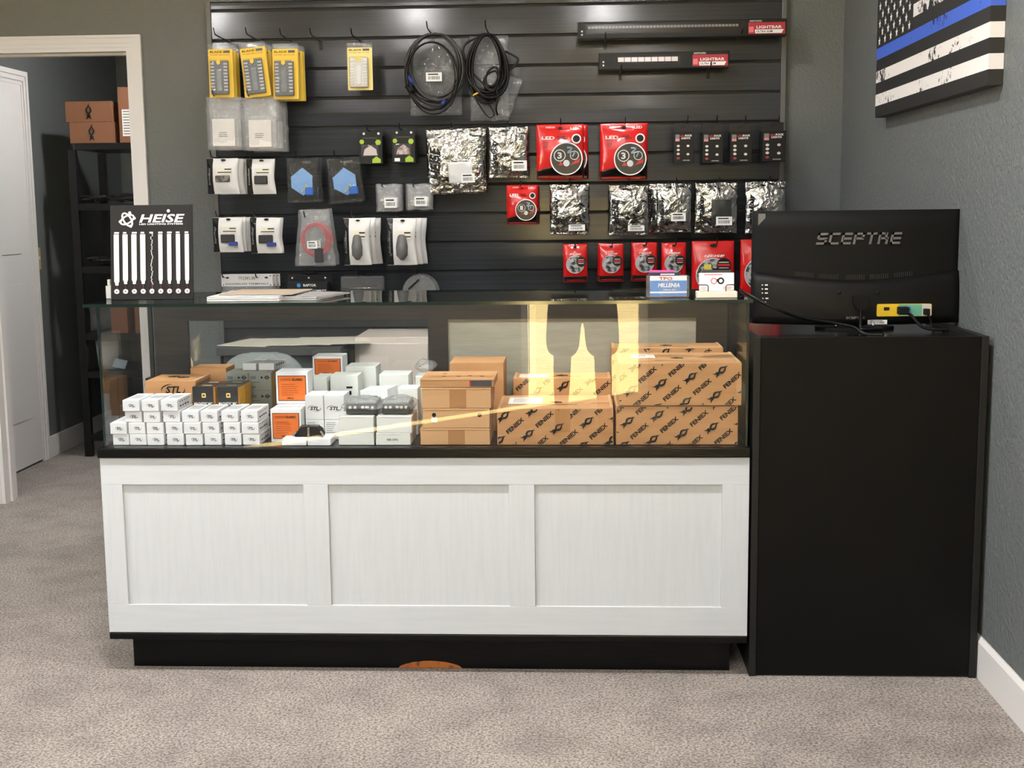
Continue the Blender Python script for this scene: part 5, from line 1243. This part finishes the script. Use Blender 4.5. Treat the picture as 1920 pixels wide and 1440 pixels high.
# business card stand
cx, z, w_, h_ = R(1307, 505, 1383, 559, 3.52); 
t = thing('business_card_stand', 'cream base with black wire arms holding white cards', 'card stand', (cx, 3.52, ZT)); h_ = z-ZT
hb_ = .017
obj('base', bx(-w_/2, w_/2, 0, .045, 0, hb_, .0015), M_CREAM, t)
for s in (-1, 1): tube(b := new(), [(s*w_*.22, .006, hb_-.002), (s*w_*.22, .006, hb_+.014), (s*w_*.235, .006, hb_+.017), (s*w_*.27, .006, hb_+.018), (s*w_*.47, .010, hb_+.018)], .0013, 6); obj('wire_arm', b, M_METALB, t, True)
tg = thing('business_card', 'white business card in front with red and black print', 'business card', (cx, 3.52+.014, ZT+hb_+.0006), 'business cards', (math.radians(-6), 0, 0)); cw = w_*.86; ch = .050
for k, (m_, lb, dz) in enumerate(((K_WHITE, None, 0), (mat('black_card_stock', (44, 44, 42), .5), 'dark business card standing behind the white cards', .008))):
    if k == 0:
        obj('card', bx(-cw/2, cw/2, 0, .006, 0, ch), m_, tg)
        b = new(); bars(b, -cw*.36, ch*.93, 1, .01, cw*.75, .0025, 0, 3); ring(b, -cw*.08, ch*.55, .006, .009, -.0004, 0, 18); bars(b, -cw*.44, ch*.2, 2, .003, cw*.2, .0012, 0, 4); bars(b, cw*.18, ch*.24, 3, .003, cw*.28, .0012, 0, 6); obj('print', b, mat('pink_red_print', (214, 110, 110), .5), tg)
        b = new(); ring(b, cw*.12, ch*.56, .005, .0095, -.0004, 0, 18); box(b, cw*.0, cw*.06, -.0005, 0, ch*.5, ch*.66); obj('print', b, K_BLACK, tg)
    else:
        o = obj('business_card', bx(-cw*.42, cw*.42, .009, .013, 0, ch+dz), m_, None, False, (cx, 3.52+.016, ZT+hb_+.0006)); o.rotation_euler = (math.radians(-6), 0, 0); tag(o, lb, 'business card', 'business cards')

# ------------------------------------------------------------------ behind the counter
BZ = .765
t = thing('work_bench', 'dark work bench along the wall behind the glass case', 'bench', (-.7, 5.3, 0))
bL, bR = P(430, 640, 5.2).x, P(655, 640, 5.2).x
obj('worktop', bx(bL+.7, bR+.7, -.3, .2, BZ-.03, BZ, .002), mat('charcoal_worktop', (64, 66, 66), .5), t); obj('front_panel', bx(bL+.72, bR+.68, -.26, -.24, .02, BZ-.0305), mat('charcoal_panel', (58, 60, 60), .5, bump=(9, .2, (1, 1, 24))), t)
for s in (bL+.7, bR+.68): obj('side_panel', bx(s, s+.02, -.24, .18, 0, BZ-.0305), M_DESK, t)
rd = random.Random(3)
for k in range(4):
    o = obj('paper_sheet', bx(-.11, .11, -.14, .14, 0, .0022), mat('paper_cream', (222, 216, 200), .6), None, False, (bL+.12+.12*k, 5.2, BZ+.0006+.0024*k)); o.rotation_euler = (0, 0, rd.uniform(-.5, .5))
    tag(o, 'loose sheet of paper on the work bench, %s from the left' % ORD[k], 'paper', 'papers on the work bench')
wx0, wx1 = P(665, 660, 5.15).x, P(812, 660, 5.15).x; wz = P(730, 632, 5.15).z
t = thing('white_cabinet', 'white cabinet seen through the left opening of the case', 'cabinet', ((wx0+wx1)/2, 5.15, 0)); q = (wx1-wx0)/2
obj('body', bx(-q, q, .0, .36, .0, wz, .003), mat('ivory_laminate', (226, 214, 204), .4), t); obj('door', bx(-q+.02, q-.02, -.016, -.0005, .06, wz-.025, .002), mat('ivory_laminate', (226, 214, 204), .4), t)
p = P(492, 667, 4.42)
t = thing('office_chair', 'grey rounded office chair back behind the glass case', 'chair', (p.x, 4.42, 0))
b = new(); prism(b, rr(0, p.z-.22, .30, .46, .10, 8), -.03, .03); bmesh.ops.bevel(b, geom=[e for e in b.edges if len({round(v.co.y, 4) for v in e.verts}) == 1], offset=.02, segments=3, affect='EDGES'); obj('backrest', b, mat('grey_chair_fabric', (128, 134, 134), .7), t, True)
b = new(); prism(b, rr(0, .25, .44, .42, .1, 8), .42, .50, axis='z'); obj('seat', b, mat('grey_chair_fabric', (128, 134, 134), .7), t, True)
obj('back_bar', bx(-.03, .03, .03, .05, .44, p.z-.25), M_PLASTIC, t); obj('column', tube(new(), [(0, .25, .08), (0, .25, .42)], .028, 14), M_METALB, t, True)
for k in range(5):
    a = 2*PI*k/5+.3; lg = obj('leg', tube(new(), [(.03*math.cos(a), .25+.03*math.sin(a), .10), (.22*math.cos(a), .25+.22*math.sin(a), .062)], [.024, .014], 10), M_PLASTIC, t, True)
    obj('caster', cyl(new(), (.22*math.cos(a), .25+.22*math.sin(a), .026), .025, .035, 'x', 16), M_PLASTIC, lg, True)
p = P(371, 690, 4.3)
t = thing('spray_bottle', 'cream plastic bottle on a stool seen through the left opening', 'bottle', (p.x, 4.15, p.z))
tube(b := new(), [(0, 0, 0), (0, 0, .004), (0, 0, .04), (0, 0, .075), (0, 0, .09)], [.024, .032, .028, .016, .008], 18); obj('body', b, mat('cream_bottle', (232, 214, 160), .35), t, True); obj('cap', tube(new(), [(0, 0, .0905), (0, 0, .11)], [.009, .005], 12), K_WHITE, t, True)
st_ = thing('stool', 'dark square stool behind the left end of the case', 'stool', (p.x, 4.15, 0)); obj('seat', bx(-.1, .1, -.1, .1, p.z-.03, p.z-.0006, .003), M_DARKWOOD, st_)
for sx in (-1, 1):
    for sy in (-1, 1): obj('leg', bx(sx*.08-.012, sx*.08+.012, sy*.08-.012, sy*.08+.012, 0, p.z-.0305), M_DARKWOOD, st_)

# ------------------------------------------------------------------ back room through the doorway
SYF = 6.65
sx0 = P(146, 500, SYF).x; sx1 = sx0+1.0
def shz(py): return P(190, py, SYF).z
t = thing('shelving_unit', 'black metal shelving unit in the dark back room', 'shelf', ((sx0+sx1)/2, SYF, 0)); hw = (sx1-sx0)/2
for sx in (-1, 1):
    for sy in (0, .42): obj('post', bx(sx*hw-.02, sx*hw+.02, sy-.0+.001, sy+.03, 0, shz(268)-.0355), M_METALB, t)
lv = [shz(268), shz(382), shz(500), shz(626), shz(697), .12]
for z in lv: obj('shelf_board', bx(-hw+.021, hw-.021, .002, .45, z-.035, z, .002), M_METALB, t)
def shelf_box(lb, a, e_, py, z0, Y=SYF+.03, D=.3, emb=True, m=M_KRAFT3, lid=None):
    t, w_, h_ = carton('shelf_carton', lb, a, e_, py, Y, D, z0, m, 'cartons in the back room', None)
    if emb: emblem(b := new(), 0, h_*.5, .035, -.0006, 0); obj('emblem', b, K_BLACK, t)
    return t, w_, h_
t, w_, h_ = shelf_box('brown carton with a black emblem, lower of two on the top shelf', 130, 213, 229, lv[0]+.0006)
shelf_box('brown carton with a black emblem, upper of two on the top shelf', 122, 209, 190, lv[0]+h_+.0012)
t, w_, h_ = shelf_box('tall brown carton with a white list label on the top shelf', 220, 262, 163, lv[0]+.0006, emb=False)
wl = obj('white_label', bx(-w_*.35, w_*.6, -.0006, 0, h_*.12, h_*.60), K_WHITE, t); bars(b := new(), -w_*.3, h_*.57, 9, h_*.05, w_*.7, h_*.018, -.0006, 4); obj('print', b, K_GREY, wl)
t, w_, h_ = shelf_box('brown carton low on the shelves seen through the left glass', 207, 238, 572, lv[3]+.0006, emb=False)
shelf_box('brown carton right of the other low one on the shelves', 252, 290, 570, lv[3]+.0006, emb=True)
rd = random.Random(12)
for k, (px, z) in enumerate(((170, lv[1]), (245, lv[1]), (190, lv[2]))):
    p = P(px, 400, SYF+.16); b = new()
    for j in range(4):
        pts = [(rd.uniform(-.13, .13), rd.uniform(-.1, .1), .008+rd.uniform(0, .035)) for _ in range(6)]; tube(b, spline(pts, 6), .007, 6)
    o = obj('cable_bundle', b, mat('dark_grey_cable', (60, 60, 62), .4), None, True, (p.x, SYF+.2+.02*k, z+.004)); tag(o, 'bundle of dark cable %s in the back room' % ('at the left of the upper shelf', 'at the right of the upper shelf', 'on the middle shelf')[k], 'cable bundle', 'cable bundles on the shelves')
p = P(192, 612, SYF+.1); o = obj('plastic_bag', pillow(.15, .13, .05, 33, .012, 18, 18, .8, .006), M_FILMH, None, True, (p.x, SYF+.12, lv[3]+.135)); tag(o, 'crumpled clear plastic bag on the lower shelf', 'plastic bag')
p0, p1 = P(184, 690, 6.75), P(213, 640, 6.75)
t = thing('waste_bin', 'white plastic bin on a low shelf seen through the left glass', 'bin', ((p0.x+p1.x)/2, 6.78, lv[4]+.0006)); tube(b := new(), [(0, 0, 0), (0, 0, .005), (0, 0, p1.z-lv[4])], [.04, .05, .062], 20); obj('body', b, mat('grey_white_plastic', (196, 196, 194), .4), t, True)
p = P(222, 686, 6.7); o = obj('folded_card', bx(-.035, .035, -.001, .001, 0, .05), mat('pale_blue_paper', (190, 204, 226), .5), None, False, (p.x, 6.70, lv[4]+.014)); o.rotation_euler = (-.5, .2, 0); tag(o, 'folded pale blue card on the low shelf', 'card')
a, c = PX(64, 467, HX+.006), PX(79, 503, HX+.006)
t = thing('light_switch', 'beige light switch on the dark side wall beyond the doorway', 'light switch', (HX, (a.y+c.y)/2, (a.z+c.z)/2)); obj('wall_plate', bx(.0006, .006, -.036, .036, -.058, .058, .002), mat('beige_plate', (176, 150, 100), .4), t); obj('toggle', bx(.006, .016, -.005, .005, -.004, .012, .001), M_CREAM, t)

# ------------------------------------------------------------------ the photographer, seen only as a reflection in the case glass
def skin(nm, V, E, m, parent, lvl=2):
    me = bpy.data.meshes.new(nm); me.from_pydata([v[:3] for v in V], E, []); me.materials.append(m)
    o = bpy.data.objects.new(nm, me); COL.objects.link(o); o.parent = parent
    md = o.modifiers.new('skin', 'SKIN'); md.use_smooth_shade = True
    for i, v in enumerate(V):
        r = v[3] if isinstance(v[3], tuple) else (v[3], v[3]); me.skin_vertices[0].data[i].radius = r; me.skin_vertices[0].data[i].use_root = i == 0
    o.modifiers.new('subdivision', 'SUBSURF').levels = lvl; o.modifiers['subdivision'].render_levels = lvl
    return o
pt = thing('person', 'person in dark shirt and long shorts holding up a phone', 'person', (.03, -.34, 0))
V = [(0, 0, .93, (.15, .11)), (0, 0, 1.15, (.14, .10)), (0, .0, 1.38, (.15, .10)), (0, .01, 1.50, .06), (0, .03, 1.58, .075), (0, .03, 1.68, (.085, .10)), (0, .03, 1.75, .05)]
E = [(0, 1), (1, 2), (2, 3), (3, 4), (4, 5), (5, 6)]
def add(par, pts):
    for p in pts: V.append(p); E.append((par, len(V)-1)); par = len(V)-1
    return par
for s_ in (-1, 1):
    add(0, [(s_*.09, 0, .84, .085), (s_*.115, .01, .48, .055), (s_*.12, -.01, .30, .052), (s_*.125, 0, .09, .036), (s_*.135, .13, .04, .035)])
    hd = add(2, [(s_*.19, 0, 1.40, .055), (s_*.27, .08, 1.18, .045), (s_*.13, .26, 1.25, .034), (s_*.085, .315, 1.29, .026), (s_*.075, .325, 1.335, (.030, .016))])
    for k, (dz, L) in enumerate(((.045, .055), (.025, .065), (.005, .06), (-.015, .05))): add(hd, [(s_*.073, .333, 1.335+dz*.6, .010), (s_*.058, .349, 1.335+dz, .009), (s_*.04, .344, 1.335+dz, .008)])
    add(hd-1, [(s_*.07, .30, 1.335, .011), (s_*.045, .30, 1.35, .009)])
skin('body', V, E, mat('skin_tone', (176, 132, 108), .55), pt)
V = [(0, 0, .93, (.175, .135)), (0, 0, 1.15, (.175, .13)), (0, 0, 1.40, (.18, .125)), (0, .01, 1.49, .085)]; E = [(0, 1), (1, 2), (2, 3)]
for s_ in (-1, 1): add(2, [(s_*.20, 0, 1.40, .075), (s_*.265, .06, 1.24, .065)])
skin('shirt', V, E, mat('dark_shirt_cloth', (34, 36, 42), .8), pt)
V = [(0, 0, .95, (.17, .13)), (0, 0, .84, (.18, .14))]; E = [(0, 1)]
for s_ in (-1, 1): add(1, [(s_*.10, 0, .72, .115), (s_*.12, .01, .44, .10)])
skin('shorts', V, E, mat('grey_shorts_cloth', (52, 50, 46), .85), pt)
for s_ in (-1, 1): skin('shoe', [(s_*.125, -.04, .05, .045), (s_*.13, .06, .04, .042), (s_*.14, .16, .03, .032)], [(0, 1), (1, 2)], mat('black_shoe', (24, 24, 25), .5), pt)
skin('hair', [(0, .0, 1.70, (.095, .10)), (0, .02, 1.77, .07)], [(0, 1)], mat('brown_hair', (48, 36, 28), .7), pt)
skin('nose', [(0, .115, 1.66, .012), (0, .135, 1.635, .014)], [(0, 1)], mat('skin_tone', (0, 0, 0)), pt, 1)
for s_ in (-1, 1): skin('ear', [(s_*.088, .03, 1.67, .012), (s_*.092, .028, 1.64, .012)], [(0, 1)], mat('skin_tone', (0, 0, 0)), pt, 1)
ph = thing('mobile_phone', 'black mobile phone held up by the person', 'phone', (.03, -.012, 1.335)); obj('body', bx(-.038, .038, -.008, 0, -.076, .076, .003), M_PLASTIC, ph)
for o in S.objects:
    if o.parent is None and 'label' in o and len(o['label'].split()) > 16: print('LONG', o.name, o['label'])
